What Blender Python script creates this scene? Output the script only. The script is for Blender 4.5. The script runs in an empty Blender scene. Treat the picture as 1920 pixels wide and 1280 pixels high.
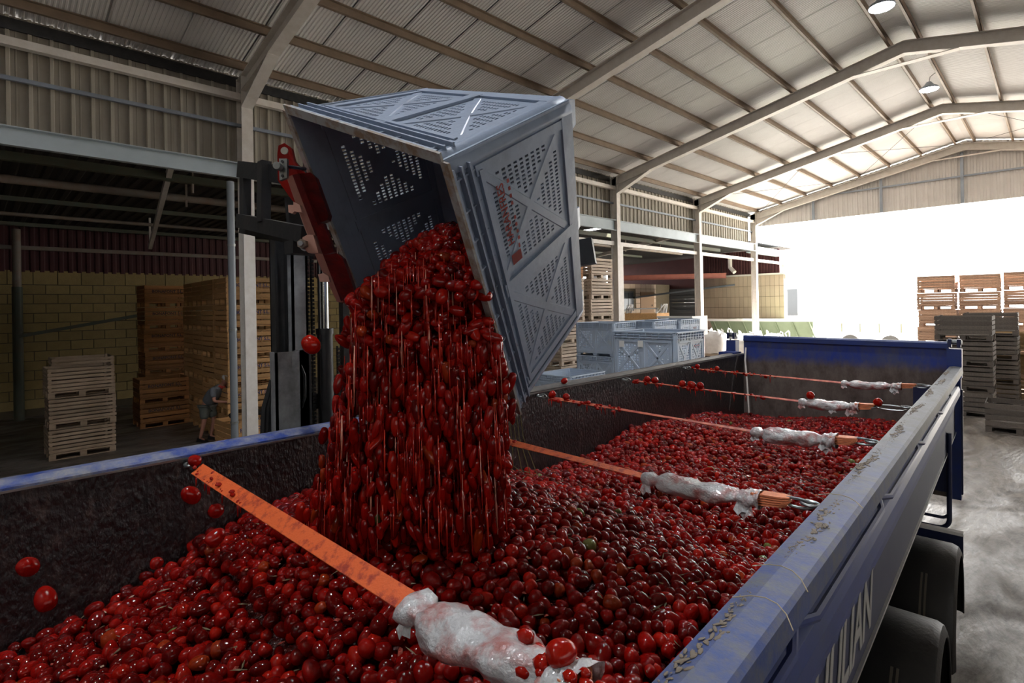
import bpy, math, random
import numpy as np
from mathutils import Vector, Matrix
random.seed(7); np.random.seed(7)
S = bpy.context.scene
COL = S.collection
PI = math.pi
# ------------------------------------------------------------------ camera, sky, sun, exposure
H = 3.2                                   # camera height over the yard floor
EYE = Vector((0, 0, H))
RR = Vector((0.706966, 0.706998, -0.018814)); DD = Vector((-0.014789, -0.011818, -0.999821)); FF = Vector((-0.707093, 0.707117, 0.0021))
FPX, CYP = 1023.48, 570.68
cam = bpy.data.cameras.new('camera'); cam_o = bpy.data.objects.new('camera', cam); COL.objects.link(cam_o)
cam_o.matrix_world = Matrix(((RR.x, -DD.x, -FF.x, 0), (RR.y, -DD.y, -FF.y, 0), (RR.z, -DD.z, -FF.z, H), (0, 0, 0, 1)))
cam.sensor_width = 36; cam.lens = FPX / 1920 * 36; cam.shift_y = -(640 - CYP) / 1920
cam.clip_end = 400; cam.clip_start = 0.02
S.camera = cam_o
w = bpy.data.worlds.new('sky'); S.world = w; w.use_nodes = True
bg = w.node_tree.nodes['Background']; bg.inputs[0].default_value = (1.0, 0.99, 0.97, 1); bg.inputs[1].default_value = 7.0
sun = bpy.data.lights.new('sun', 'SUN'); sun.energy = 60; sun.angle = math.radians(2); sun.color = (1, .96, .9)
so = bpy.data.objects.new('sun', sun); COL.objects.link(so); so.rotation_euler = (math.radians(-28), math.radians(22), 0)
S.view_settings.view_transform = 'Standard'; S.view_settings.look = 'None'; S.view_settings.gamma = 1
S.view_settings.use_curve_mapping = False
S.view_settings.exposure = 0.0

LAMP_W = 540                             # each ridge lamp's own light
def sight(u, v, d):                        # a point d metres deep along the view axis
    return EYE + (RR * ((u - 960) / FPX) + DD * ((v - CYP) / FPX) + FF) * d

# ------------------------------------------------------------------ helpers
def mat(name, c, rough=.6, metal=0, c2=None, sc=8, amt=.5, bump=0, bsc=None, spec=.5, coat=0, obj_rand=0, detail=6, sharp=None, stretch=None, emit=None, coord='Object', alpha=None, trans=0):
    m = bpy.data.materials.new(name); m.use_nodes = True; n = m.node_tree.nodes; l = m.node_tree.links
    p = n['Principled BSDF']; p.inputs['Base Color'].default_value = (*c, 1); p.inputs['Roughness'].default_value = rough
    p.inputs['Metallic'].default_value = metal; p.inputs['Specular IOR Level'].default_value = spec; p.inputs['Coat Weight'].default_value = coat
    if alpha is not None: p.inputs['Alpha'].default_value = alpha
    if trans: p.inputs['Transmission Weight'].default_value = trans
    if emit: p.inputs['Emission Color'].default_value = (*c, 1); p.inputs['Emission Strength'].default_value = emit
    tc = n.new('ShaderNodeTexCoord'); mp = n.new('ShaderNodeMapping'); l.new(tc.outputs[coord], mp.inputs[0])
    if stretch: mp.inputs['Scale'].default_value = stretch
    last = None
    if c2:
        nz = n.new('ShaderNodeTexNoise'); nz.inputs['Scale'].default_value = sc; nz.inputs['Detail'].default_value = detail; nz.inputs['Roughness'].default_value = .65
        l.new(mp.outputs[0], nz.inputs['Vector'])
        r = n.new('ShaderNodeValToRGB'); lo, hi = sharp or (.35, .7)
        r.color_ramp.elements[0].position = lo; r.color_ramp.elements[1].position = hi
        r.color_ramp.elements[0].color = (*c, 1)
        r.color_ramp.elements[1].color = (*[a * (1 - amt) + b * amt for a, b in zip(c, c2)], 1)
        l.new(nz.outputs[0], r.inputs[0]); last = r.outputs[0]
    if obj_rand:
        oi = n.new('ShaderNodeObjectInfo'); hs = n.new('ShaderNodeHueSaturation')
        mr = n.new('ShaderNodeMapRange'); mr.inputs[3].default_value = 1 - obj_rand; mr.inputs[4].default_value = 1 + obj_rand
        l.new(oi.outputs['Random'], mr.inputs[0]); l.new(mr.outputs[0], hs.inputs['Value'])
        if last: l.new(last, hs.inputs['Color'])
        else: hs.inputs['Color'].default_value = (*c, 1)
        last = hs.outputs[0]
    if last: l.new(last, p.inputs['Base Color'])
    if bump:
        b = n.new('ShaderNodeBump'); b.inputs['Strength'].default_value = bump; b.inputs['Distance'].default_value = .02
        nb = n.new('ShaderNodeTexNoise'); nb.inputs['Scale'].default_value = bsc or sc * 3; nb.inputs['Detail'].default_value = 4
        l.new(mp.outputs[0], nb.inputs['Vector']); l.new(nb.outputs[0], b.inputs['Height']); l.new(b.outputs[0], p.inputs['Normal'])
    return m

M = {}
M['cream_steel'] = mat('cream_steel', (.76, .72, .67), .5, c2=(.45, .38, .3), sc=5, amt=.4)
M['brown_purlin'] = mat('brown_purlin', (.27, .20, .14), .55, c2=(.14, .10, .07), sc=3, amt=.6)
M['grey_steel'] = mat('grey_steel', (.28, .32, .38), .4, .3, c2=(.18, .2, .22), sc=4)
M['beam_paint'] = mat('beam_paint', (.46, .53, .56), .32, 0, c2=(.32, .37, .4), sc=2, amt=.5)
M['roof_sheet'] = mat('roof_sheet', (.84, .83, .82), .4, .0, c2=(.7, .69, .68), sc=1.2, amt=.5)
M['cladding'] = mat('cladding', (.33, .30, .25), .55, c2=(.22, .19, .15), sc=1.5, amt=.6)
M['cladding_rib'] = mat('cladding_rib', (.44, .41, .34), .5, c2=(.3, .27, .2), sc=2, amt=.5)
M['gable'] = mat('gable', (.60, .58, .56), .5, c2=(.5, .48, .46), sc=2)
M['dark_roof'] = mat('dark_roof', (.05, .045, .045), .7, c2=(.03, .03, .03), sc=2)
M['red_clad'] = mat('red_clad', (.065, .014, .016), .7, c2=(.035, .009, .01), sc=3)
M['green_paint'] = mat('green_paint', (.075, .095, .065), .5, c2=(.12, .07, .04), sc=4, amt=.5)
M['rust_pipe'] = mat('rust_pipe', (.22, .2, .17), .55, c2=(.2, .1, .05), sc=3, amt=.7)
M['yellow_block'] = mat('yellow_block', (.34, .25, .10), .85, c2=(.26, .19, .08), sc=6, amt=.7, bump=.3, bsc=40, obj_rand=.12)
M['mortar'] = mat('mortar', (.10, .08, .05), .9, c2=(.07, .05, .03), sc=8)
M['tan_block'] = mat('tan_block', (.48, .37, .28), .8, c2=(.42, .31, .23), sc=5, obj_rand=.06)
M['dark_metal'] = mat('dark_metal', (.010, .011, .013), .5, 0, c2=(.035, .028, .024), sc=9, amt=.6, bump=.1)
M['black'] = mat('black', (.008, .008, .009), .45, 0, c2=(.02, .02, .02), sc=12, bump=.1)
M['rubber'] = mat('rubber', (.008, .008, .009), .5, 0, c2=(.018, .016, .014), sc=14, bump=.15)
M['mast_grey'] = mat('mast_grey', (.34, .35, .36), .42, .1, c2=(.07, .07, .07), sc=7, amt=.7)
M['mast_dark'] = mat('mast_dark', (.035, .037, .04), .45, .3, c2=(.09, .085, .08), sc=9)
M['chrome'] = mat('chrome', (.75, .77, .8), .12, 1)
M['red_paint'] = mat('red_paint', (.50, .018, .012), .4, 0, c2=(.16, .02, .015), sc=9, amt=.7, bump=.15)
M['red_dirty'] = mat('red_dirty', (.19, .012, .010), .45, 0, c2=(.04, .012, .01), sc=14, amt=.9, bump=.2)
M['pale_red'] = mat('pale_red', (.55, .31, .24), .5, 0, c2=(.42, .2, .15), sc=10)
M['bin_plastic'] = mat('bin_plastic', (.215, .265, .35), .42, 0, c2=(.12, .125, .13), sc=6, amt=.55, sharp=(.5, .78), bump=.08, bsc=30)
M['bin_blue'] = mat('bin_blue', (.46, .55, .68), .4, 0, c2=(.42, .47, .52), sc=4, amt=.5, obj_rand=.05)
M['bin_dirt'] = mat('bin_dirt', (.33, .34, .33), .6, 0, c2=(.2, .13, .07), sc=14, amt=.9, sharp=(.45, .62))
M['red_print'] = mat('red_print', (.30, .02, .015), .5)
M['label_white'] = mat('label_white', (.8, .8, .78), .6)
M['trailer_blue'] = mat('trailer_blue', (.014, .036, .19), .45, 0, c2=(.03, .045, .10), sc=5, amt=.6)
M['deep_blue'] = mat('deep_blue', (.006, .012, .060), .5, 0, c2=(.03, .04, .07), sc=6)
M['chain_metal'] = mat('chain_metal', (.30, .32, .32), .35, .8, c2=(.12, .12, .11), sc=20)
M['strap_orange'] = mat('strap_orange', (.75, .125, .025), .6, 0, c2=(.30, .02, .012), sc=22, amt=.9, sharp=(.5, .66), bump=.2, bsc=120)
M['strap_soiled'] = mat('strap_soiled', (.55, .13, .06), .5, 0, c2=(.26, .015, .01), sc=9, amt=.95, sharp=(.4, .6), bump=.2, bsc=120)
M['strap_pale'] = mat('strap_pale', (.80, .27, .12), .6, 0, c2=(.5, .12, .05), sc=30, bump=.2, bsc=150)
M['wrap'] = mat('wrap', (.50, .50, .50), .28, 0, c2=(.38, .09, .07), sc=13, amt=.8, sharp=(.46, .64), bump=.8, bsc=26, coat=.4)
M['pulp'] = mat('pulp', (.30, .008, .006), .15, 0, c2=(.42, .025, .01), sc=40, coat=.3)
M['steel_trim'] = mat('steel_trim', (.4, .4, .38), .3, .8, c2=(.2, .2, .18), sc=12)
M['letter_paint'] = mat('letter_paint', (.38, .37, .35), .45, 0, c2=(.25, .25, .25), sc=8)
M['orange_wood'] = mat('orange_wood', (.46, .20, .06), .7, 0, c2=(.22, .09, .03), sc=5, amt=.7, stretch=(6, 1, 6), obj_rand=.25)
M['tan_wood'] = mat('tan_wood', (.70, .41, .17), .7, 0, c2=(.42, .21, .08), sc=5, amt=.7, stretch=(6, 1, 6), obj_rand=.18)
M['pale_wood'] = mat('pale_wood', (.56, .46, .36), .75, 0, c2=(.38, .28, .2), sc=5, amt=.8, stretch=(6, 1, 6), obj_rand=.2)
M['brown_wood'] = mat('brown_wood', (.46, .30, .21), .75, 0, c2=(.22, .14, .1), sc=5, amt=.8, stretch=(1, 6, 6), obj_rand=.28)
M['grey_wood'] = mat('grey_wood', (.15, .125, .105), .8, 0, c2=(.09, .075, .06), sc=5, amt=.8, stretch=(1, 6, 6), obj_rand=.2)
M['weathered_wood'] = mat('weathered_wood', (.42, .31, .21), .8, 0, c2=(.26, .18, .12), sc=5, amt=.8, stretch=(6, 1, 6), obj_rand=.18)
M['yellow_wood'] = mat('yellow_wood', (.34, .235, .115), .75, 0, c2=(.24, .16, .08), sc=5, amt=.8, stretch=(1, 6, 6), obj_rand=.15)
M['blue_print'] = mat('blue_print', (.04, .05, .16), .6)
M['dark_print'] = mat('dark_print', (.05, .035, .04), .6)
M['sack'] = mat('sack', (.82, .81, .80), .7, 0, c2=(.6, .58, .56), sc=4, bump=.6, bsc=8)
M['hopper_green'] = mat('hopper_green', (.20, .26, .17), .5, 0, c2=(.14, .19, .12), sc=3)
M['orange_paint'] = mat('orange_paint', (.65, .25, .06), .5)
M['white_wall'] = mat('white_wall', (.85, .84, .82), .8)
M['shutter'] = mat('shutter', (.06, .065, .075), .6, 0)
M['door_wood'] = mat('door_wood', (.26, .16, .09), .6)
M['glass'] = mat('glass', (.05, .055, .06), .1)
M['lamp_glow'] = mat('lamp_glow', (.88, .92, 1.0), .4, emit=110)
M['skin'] = mat('skin', (.42, .20, .14), .55, c2=(.5, .22, .15), sc=12)
M['grey_cloth'] = mat('grey_cloth', (.17, .18, .20), .85, c2=(.13, .14, .15), sc=15, bump=.3)
M['green_cloth'] = mat('green_cloth', (.13, .14, .12), .85, c2=(.09, .1, .09), sc=12, bump=.3)
M['white_cloth'] = mat('white_cloth', (.62, .60, .58), .8, c2=(.5, .45, .42), sc=20)
M['red_cloth'] = mat('red_cloth', (.5, .05, .04), .8)
for i, c in enumerate([(.18, .0025, .0015), (.27, .0045, .0025), (.105, .002, .0015), (.33, .008, .003), (.27, .026, .005), (.15, .14, .04)]):
    M['tomato%d' % i] = mat('tomato_skin_%d' % i, c, .11, 0, c2=tuple(x * .7 for x in c), sc=16, amt=.7, spec=.32, coat=.0, coord='Object', bump=.06, bsc=60)
TM = [M['tomato%d' % i] for i in range(6)]

# floor: dirty, partly wet concrete
def floor_mat():
    m = bpy.data.materials.new('wet_concrete'); m.use_nodes = True; n = m.node_tree.nodes; l = m.node_tree.links; p = n['Principled BSDF']
    tc = n.new('ShaderNodeTexCoord')
    mp = n.new('ShaderNodeMapping'); mp.inputs['Scale'].default_value = (1, .35, 1); mp.inputs['Rotation'].default_value = (0, 0, .5); l.new(tc.outputs['Object'], mp.inputs[0])
    a = n.new('ShaderNodeTexNoise'); a.inputs['Scale'].default_value = 4.5; a.inputs['Detail'].default_value = 9; a.inputs['Roughness'].default_value = .7; a.inputs['Distortion'].default_value = .8; l.new(mp.outputs[0], a.inputs[0])
    r = n.new('ShaderNodeValToRGB'); e = r.color_ramp.elements; e[0].position = .35; e[0].color = (.055, .04, .03, 1); e[1].position = .66; e[1].color = (.26, .228, .195, 1); l.new(a.outputs[0], r.inputs[0]); l.new(r.outputs[0], p.inputs['Base Color'])
    b = n.new('ShaderNodeTexNoise'); b.inputs['Scale'].default_value = 1.3; b.inputs['Detail'].default_value = 8; b.inputs['Distortion'].default_value = 1.2; l.new(mp.outputs[0], b.inputs[0])
    r2 = n.new('ShaderNodeValToRGB'); e = r2.color_ramp.elements; e[0].position = .42; e[0].color = (.30, .30, .30, 1); e[1].position = .6; e[1].color = (.75, .75, .75, 1); l.new(b.outputs[0], r2.inputs[0]); l.new(r2.outputs[0], p.inputs['Roughness'])
    c = n.new('ShaderNodeTexNoise'); c.inputs['Scale'].default_value = 14; c.inputs['Detail'].default_value = 6; l.new(mp.outputs[0], c.inputs[0])
    bp = n.new('ShaderNodeBump'); bp.inputs['Strength'].default_value = .6; bp.inputs['Distance'].default_value = .02; l.new(c.outputs[0], bp.inputs['Height']); l.new(bp.outputs[0], p.inputs['Normal'])
    return m
M['floor'] = floor_mat()

def two_zone(name, ca, ca2, cb, cb2, zmid, zw, axis=2, sc=5, rough=.5, noise=.25, bump=.3, stretch=(1, 1, 1)):
    """paint ca above zmid (object coordinate), cb below, ragged edge"""
    m = bpy.data.materials.new(name); m.use_nodes = True; n = m.node_tree.nodes; l = m.node_tree.links; p = n['Principled BSDF']
    tc = n.new('ShaderNodeTexCoord'); sp = n.new('ShaderNodeSeparateXYZ'); l.new(tc.outputs['Object'], sp.inputs[0])
    mp = n.new('ShaderNodeMapping'); mp.inputs['Scale'].default_value = stretch; l.new(tc.outputs['Object'], mp.inputs[0])
    nz = n.new('ShaderNodeTexNoise'); nz.inputs['Scale'].default_value = sc; nz.inputs['Detail'].default_value = 8; nz.inputs['Roughness'].default_value = .7; l.new(mp.outputs[0], nz.inputs[0])
    ad = n.new('ShaderNodeMath'); ad.operation = 'MULTIPLY_ADD'; l.new(nz.outputs[0], ad.inputs[0]); ad.inputs[1].default_value = noise; l.new(sp.outputs[axis], ad.inputs[2])
    mr = n.new('ShaderNodeMapRange'); mr.inputs[1].default_value = zmid - zw + noise * .5; mr.inputs[2].default_value = zmid + zw + noise * .5; l.new(ad.outputs[0], mr.inputs[0])
    def pair(c1, c2, s):
        k = n.new('ShaderNodeTexNoise'); k.inputs['Scale'].default_value = s; k.inputs['Detail'].default_value = 9; k.inputs['Roughness'].default_value = .75; l.new(mp.outputs[0], k.inputs[0])
        r = n.new('ShaderNodeValToRGB'); r.color_ramp.elements[0].position = .4; r.color_ramp.elements[1].position = .68; r.color_ramp.elements[0].color = (*c1, 1); r.color_ramp.elements[1].color = (*c2, 1); l.new(k.outputs[0], r.inputs[0]); return r.outputs[0]
    mx = n.new('ShaderNodeMix'); mx.data_type = 'RGBA'; l.new(mr.outputs[0], mx.inputs[0]); l.new(pair(cb, cb2, sc * 1.7), mx.inputs[6]); l.new(pair(ca, ca2, sc * 1.3), mx.inputs[7]); l.new(mx.outputs[2], p.inputs['Base Color'])
    p.inputs['Roughness'].default_value = rough
    b = n.new('ShaderNodeBump'); b.inputs['Strength'].default_value = bump; b.inputs['Distance'].default_value = .01; l.new(nz.outputs[0], b.inputs['Height']); l.new(b.outputs[0], p.inputs['Normal'])
    return m

def tag(o, label=None, cat=None, group=None, kind=None):
    if label: o['label'] = label
    if cat: o['category'] = cat
    if group: o['group'] = group
    if kind: o['kind'] = kind
    return o

def empty(name, loc=(0, 0, 0), label=None, cat=None, group=None, kind=None, rz=0):
    o = bpy.data.objects.new(name, None); COL.objects.link(o); o.location = loc; o.rotation_euler = (0, 0, rz); o.empty_display_size = .1
    return tag(o, label, cat, group, kind)

class MB:
    def __init__(s): s.v = []; s.f = []; s.m = []; s.cur = 0
    def add(s, vs, fs):
        k = len(s.v); s.v += [tuple(a) for a in vs]; s.f += [tuple(i + k for i in f) for f in fs]; s.m += [s.cur] * len(fs); return s
    def box(s, x0, x1, y0, y1, z0, z1):
        return s.add([(x0, y0, z0), (x1, y0, z0), (x1, y1, z0), (x0, y1, z0), (x0, y0, z1), (x1, y0, z1), (x1, y1, z1), (x0, y1, z1)],
                     [(0, 3, 2, 1), (4, 5, 6, 7), (0, 1, 5, 4), (1, 2, 6, 5), (2, 3, 7, 6), (3, 0, 4, 7)])
    def hexa(s, P): return s.add(P, [(0, 3, 2, 1), (4, 5, 6, 7), (0, 1, 5, 4), (1, 2, 6, 5), (2, 3, 7, 6), (3, 0, 4, 7)])
    def bar(s, p, q, w, h, up=(0, 0, 1)):
        p, q = Vector(p), Vector(q); d = (q - p).normalized(); u = Vector(up); x = d.cross(u)
        if x.length < 1e-4: x = d.cross(Vector((1, 0, 0)))
        x.normalize(); y = x.cross(d).normalized(); P = []
        for o in (p, q):
            for a, b in ((-1, -1), (1, -1), (1, 1), (-1, 1)): P.append(o + x * (a * w / 2) + y * (b * h / 2))
        return s.add(P, [(3, 2, 1, 0), (4, 5, 6, 7), (0, 1, 5, 4), (1, 2, 6, 5), (2, 3, 7, 6), (3, 0, 4, 7)])
    def tube(s, pts, r, n=8, cap=True):
        pts = [Vector(p) for p in pts]; rs = r if isinstance(r, (list, tuple)) else [r] * len(pts); k = len(s.v); prev = None
        for i, p in enumerate(pts):
            d = (pts[min(i + 1, len(pts) - 1)] - pts[max(i - 1, 0)]).normalized()
            if prev is None: a = d.orthogonal().normalized()
            else: a = (prev - d * prev.dot(d)); a = a.normalized() if a.length > 1e-5 else d.orthogonal().normalized()
            prev = a; b = d.cross(a)
            for j in range(n):
                t = 2 * PI * j / n; s.v.append(tuple(p + (a * math.cos(t) + b * math.sin(t)) * rs[i]))
        for i in range(len(pts) - 1):
            for j in range(n):
                s.f.append((k + i * n + j, k + i * n + (j + 1) % n, k + (i + 1) * n + (j + 1) % n, k + (i + 1) * n + j)); s.m.append(s.cur)
        if cap:
            s.f.append(tuple(k + j for j in range(n))[::-1]); s.m.append(s.cur)
            s.f.append(tuple(k + (len(pts) - 1) * n + j for j in range(n))); s.m.append(s.cur)
        return s
    def prism(s, prof, fn, t0, t1):          # closed profile [(a,b)], fn(a,b,t) -> point
        n = len(prof); return s.add([fn(a, b, t0) for a, b in prof] + [fn(a, b, t1) for a, b in prof],
            [tuple(range(n))[::-1], tuple(range(n, 2 * n))] + [(i, (i + 1) % n, n + (i + 1) % n, n + i) for i in range(n)])
    def sphere(s, c, r, nu=10, nv=7, sq=(1, 1, 1), rot=None):
        k = len(s.v); c = Vector(c)
        for i in range(nv + 1):
            for j in range(nu):
                th = PI * i / nv; ph = 2 * PI * j / nu
                p = Vector((math.sin(th) * math.cos(ph) * r * sq[0], math.sin(th) * math.sin(ph) * r * sq[1], math.cos(th) * r * sq[2]))
                if rot: p = rot @ p
                s.v.append(tuple(c + p))
        for i in range(nv):
            for j in range(nu): s.f.append((k + i * nu + j, k + (i + 1) * nu + j, k + (i + 1) * nu + (j + 1) % nu, k + i * nu + (j + 1) % nu)); s.m.append(s.cur)
        return s
    def mesh(s, name, mats, smooth=False, fn=None, off=None):
        me = bpy.data.meshes.new(name); v = s.v
        if fn: v = [fn(*a) for a in v]
        if off is not None: v = [(a[0] - off[0], a[1] - off[1], a[2] - off[2]) for a in v]
        me.from_pydata([tuple(a) for a in v], [], s.f)
        for m in (mats if isinstance(mats, (list, tuple)) else [mats]): me.materials.append(m)
        if any(s.m): me.polygons.foreach_set('material_index', s.m)
        if smooth: me.polygons.foreach_set('use_smooth', [True] * len(s.f))
        me.update()
        if smooth and smooth != 2:
            me.validate()
            try: me.set_sharp_from_angle(angle=math.radians(40))
            except Exception: pass
        return me
    def build(s, name, mats, parent=None, smooth=False, fn=None, off=None, kind=None, label=None):
        return link(name, s.mesh(name, mats, smooth, fn, off), parent, kind, label)

def link(name, me, parent=None, kind=None, label=None, loc=None, rz=None):
    o = bpy.data.objects.new(name, me); COL.objects.link(o)
    if parent: o.parent = parent
    if kind: o['kind'] = kind
    if label: o['label'] = label
    if loc is not None: o.location = loc
    if rz is not None: o.rotation_euler = (0, 0, rz)
    return o

KIDS = {}
def kids(o): return [c for c in bpy.data.objects if c.parent is o]
def copy_tree(tree, loc, rz=0, swap=None):
    """tree = (root, [(child, [grandchildren])])"""
    r = tree[0].copy(); COL.objects.link(r); r.location = loc; r.rotation_euler = (0, 0, rz)
    for c, gs in tree[1]:
        d = c.copy(); COL.objects.link(d); d.parent = r
        if swap and d.data and swap[0] in [m.name for m in d.data.materials]: pass
        for g in gs:
            e = g.copy(); COL.objects.link(e); e.parent = d
    return r
def tree_of(root, ch): return (root, [(c, g) for c, g in ch])

def text_mb(txt, size, bold=0):
    cu = bpy.data.curves.new('lettering', 'FONT'); cu.body = txt; cu.size = size; cu.offset = bold; cu.align_x = 'CENTER'; cu.align_y = 'CENTER'; cu.extrude = .0015; cu.resolution_u = 2
    o = bpy.data.objects.new('lettering', cu); COL.objects.link(o); dg = bpy.context.evaluated_depsgraph_get(); me = bpy.data.meshes.new_from_object(o.evaluated_get(dg))
    mb = MB(); mb.v = [tuple(v.co) for v in me.vertices]; mb.f = [tuple(p.vertices) for p in me.polygons]; mb.m = [0] * len(mb.f)
    bpy.data.objects.remove(o); bpy.data.meshes.remove(me); return mb

# ------------------------------------------------------------------ SETTING: the shed
XW, XR, XE = -10.5, -2.466, 5.57            # left wall, ridge, right wall
FY = [3.7 + 6 * k for k in range(-2, 5)]    # frames; index 2 is the first one in view
YB, YF = FY[0] - .1, FY[-1] + .1
def rz(x):                                  # top of the rafter (over the floor)
    return H + 6.046 - abs(x - XR) * .2145
ROOFUP = .17
mb = MB(); mb.add([(-60, -30, 0), (60, -30, 0), (60, 29, 0), (-60, 29, 0)], [(0, 1, 2, 3)])
tag(mb.build('floor', M['floor']), 'dirty wet concrete floor running under the trailer and out into the yard', 'floor', kind='structure')

mb = MB(); mb.add([(-60, 29, -.005), (60, 29, -.005), (60, 120, -.005), (-60, 120, -.005)], [(0, 1, 2, 3)])
tag(mb.build('floor_yard', mat('yard_concrete', (.62, .59, .54), .9, 0, c2=(.5, .47, .42), sc=.8)), 'pale dusty sunlit concrete of the yard outside the open end', 'ground', kind='structure')
# portal frames
def isec(mb, fn, t0, t1, d, w, tf=.014, tw=.01):   # I section: d across a, w across b
    mb.prism([(-d / 2, -w / 2), (-d / 2 + tf, -w / 2), (-d / 2 + tf, w / 2), (-d / 2, w / 2)], fn, t0, t1)
    mb.prism([(d / 2 - tf, -w / 2), (d / 2, -w / 2), (d / 2, w / 2), (d / 2 - tf, w / 2)], fn, t0, t1)
    mb.prism([(-d / 2 + tf, -tw / 2), (d / 2 - tf, -tw / 2), (d / 2 - tf, tw / 2), (-d / 2 + tf, tw / 2)], fn, t0, t1)
place = ['standing behind the camera', 'just behind the camera', 'nearest in view, with its post beside the worker', 'passing behind the tilted blue bin', 'third from the left, by the blue bins', 'fourth from the left, by the white sacks', 'at the bright open end of the shed']
for i, y in enumerate(FY):
    f = empty('portal_frame', (XW, y, 0), 'cream steel portal frame of the shed, ' + place[i], 'steel frame', 'portal frames of the shed', 'structure')
    for sx, xw in ((1, XW), (-1, XE)):
        mb = MB(); isec(mb, lambda a, b, t: (xw - sx * .13 + a - XW, b, t), 0, rz(xw) - .02, .26, .2)
        for z in np.arange(3.4, 7, .11): mb.box(xw - XW - sx * .2 - .008, xw - XW - sx * .2 + .008, -.012, -.006, z, z + .016)
        mb.build('column', M['cream_steel'], f)
        mb = MB(); n = 2; dz = .2145
        x0, x1 = xw - sx * .25, XR
        def rf(a, b, t, x0=x0, x1=x1): x = x0 + (x1 - x0) * t; return (x - XW, b, rz(x) - .15 - a)
        isec(mb, rf, 0, 1, .3, .2); mb.build('rafter', M['cream_steel'], f)
        mb = MB()
        zc = rz(xw) - .3; a0, a1 = H + 3.725, rz(xw + sx * 1.25) - .31
        mb.hexa([(xw - XW, -.1, a0), (xw - XW + sx * 1.25, -.1, a1), (xw - XW + sx * 1.25, .1, a1), (xw - XW, .1, a0),
                 (xw - XW, -.1, a0 + .015), (xw - XW + sx * 1.25, -.1, a1 + .015), (xw - XW + sx * 1.25, .1, a1 + .015), (xw - XW, .1, a0 + .015)])
        mb.hexa([(xw - XW, -.006, a0), (xw - XW + sx * 1.25, -.006, a1), (xw - XW + sx * 1.25, .006, a1), (xw - XW, .006, a0),
                 (xw - XW, -.006, zc + .1), (xw - XW + sx * 1.25, -.006, a1 + .06), (xw - XW + sx * 1.25, .006, a1 + .06), (xw - XW, .006, zc + .1)])
        mb.build('haunch', M['cream_steel'], f)
    mb = MB(); zr = rz(XR) - .3
    mb.hexa([(XR - XW - 1, -.1, rz(XR - 1) - .31), (XR - XW + 1, -.1, rz(XR + 1) - .31), (XR - XW + 1, .1, rz(XR + 1) - .31), (XR - XW - 1, .1, rz(XR - 1) - .31),
             (XR - XW - 1, -.1, rz(XR - 1) - .295), (XR - XW + 1, -.1, rz(XR + 1) - .295), (XR - XW + 1, .1, rz(XR + 1) - .295), (XR - XW - 1, .1, rz(XR - 1) - .295)])
    mb.build('ridge_plate', M['cream_steel'], f)

# roof: ceiling > purlin, roof_panel
ceil = empty('ceiling', (XR, 0, H + 6), 'pitched metal roof of ribbed pale panels on brown purlins', 'roof', kind='structure')
off = (XR, 0, H + 6)
for sx in (-1, 1):
    for k in range(8):
        x = XR + sx * (.28 + k * 1.09); z = rz(x)
        mb = MB(); mb.box(x - .03, x + .03, YB, YF, z, z + .012); mb.box(x - .03 if sx < 0 else x + .02, x - .02 if sx < 0 else x + .03, YB, YF, z, z + ROOFUP - .015); mb.box(x - .03, x + .03, YB, YF, z + ROOFUP - .027, z + ROOFUP - .015)
        mb.build('purlin', M['brown_purlin'], ceil, off=off)
def ribs(x0, x1, n, amp):
    out = []
    for i in range(n):
        a = x0 + (x1 - x0) * i / n; d = (x1 - x0) / n
        out += [(a, 0), (a + d * .35, 0), (a + d * .5, amp), (a + d * .85, amp)]
    out.append((x1, 0)); return out
for sx in (-1, 1):
    xe = XW - .45 if sx < 0 else XE + .45
    mb = MB(); pr = ribs(0, .968, 15, .009)
    for y, a in pr:
        mb.v += [(0, y, -a), ((xe - XR), y, (rz(xe) - rz(XR)) - a)]
    for i in range(len(pr) - 1): q = (2 * i, 2 * i + 1, 2 * i + 3, 2 * i + 2); mb.f.append(q if sx < 0 else q[::-1]); mb.m.append(0)
    k = len(mb.v); mb.add([(0, 0, .03), (xe - XR, 0, rz(xe) - rz(XR) + .03), (xe - XR, 1, rz(xe) - rz(XR) + .03), (0, 1, .03), (0, 0, 0), (xe - XR, 0, rz(xe) - rz(XR)), (xe - XR, 1, rz(xe) - rz(XR)), (0, 1, 0)], [(0, 1, 2, 3), (0, 4, 5, 1), (3, 2, 6, 7)])
    me = mb.mesh('roof_panel', M['roof_sheet'])
    for j in range(int(YF - YB) + 1):
        link('roof_panel', me, ceil, loc=(0, YB + j, rz(XR) + ROOFUP - off[2] + random.uniform(0, .004)))

# left wall: wall_left > wall_panel, girt, beam, eave_tube
wl = empty('wall_left', (XW, 0, 0), 'ribbed metal cladding above the open bays of the left side', 'wall', kind='structure')
XC = XW - .36
mb = MB(); zt, zb = rz(XW - .36) + .165, H + 2.6
pr = []
for i in range(4): a = i * .25; pr += [(a, 0), (a + .09, 0), (a + .10, .04), (a + .14, .04), (a + .15, 0), (a + .2, 0), (a + .205, .006), (a + .22, .006), (a + .225, 0)]
pr.append((1.0, 0))
for y, a in pr: mb.v += [(a, y, 0), (a, y, zt - zb)]
for i in range(len(pr) - 1): mb.f.append((2 * i, 2 * i + 2, 2 * i + 3, 2 * i + 1)); mb.m.append(1 if i % 9 in (1, 2, 3) else 0)
me = mb.mesh('wall_panel', [M['cladding'], M['cladding_rib']])
for j in range(int(YF - YB)): link('wall_panel', me, wl, loc=(XC - XW, YB + j, zb))
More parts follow.
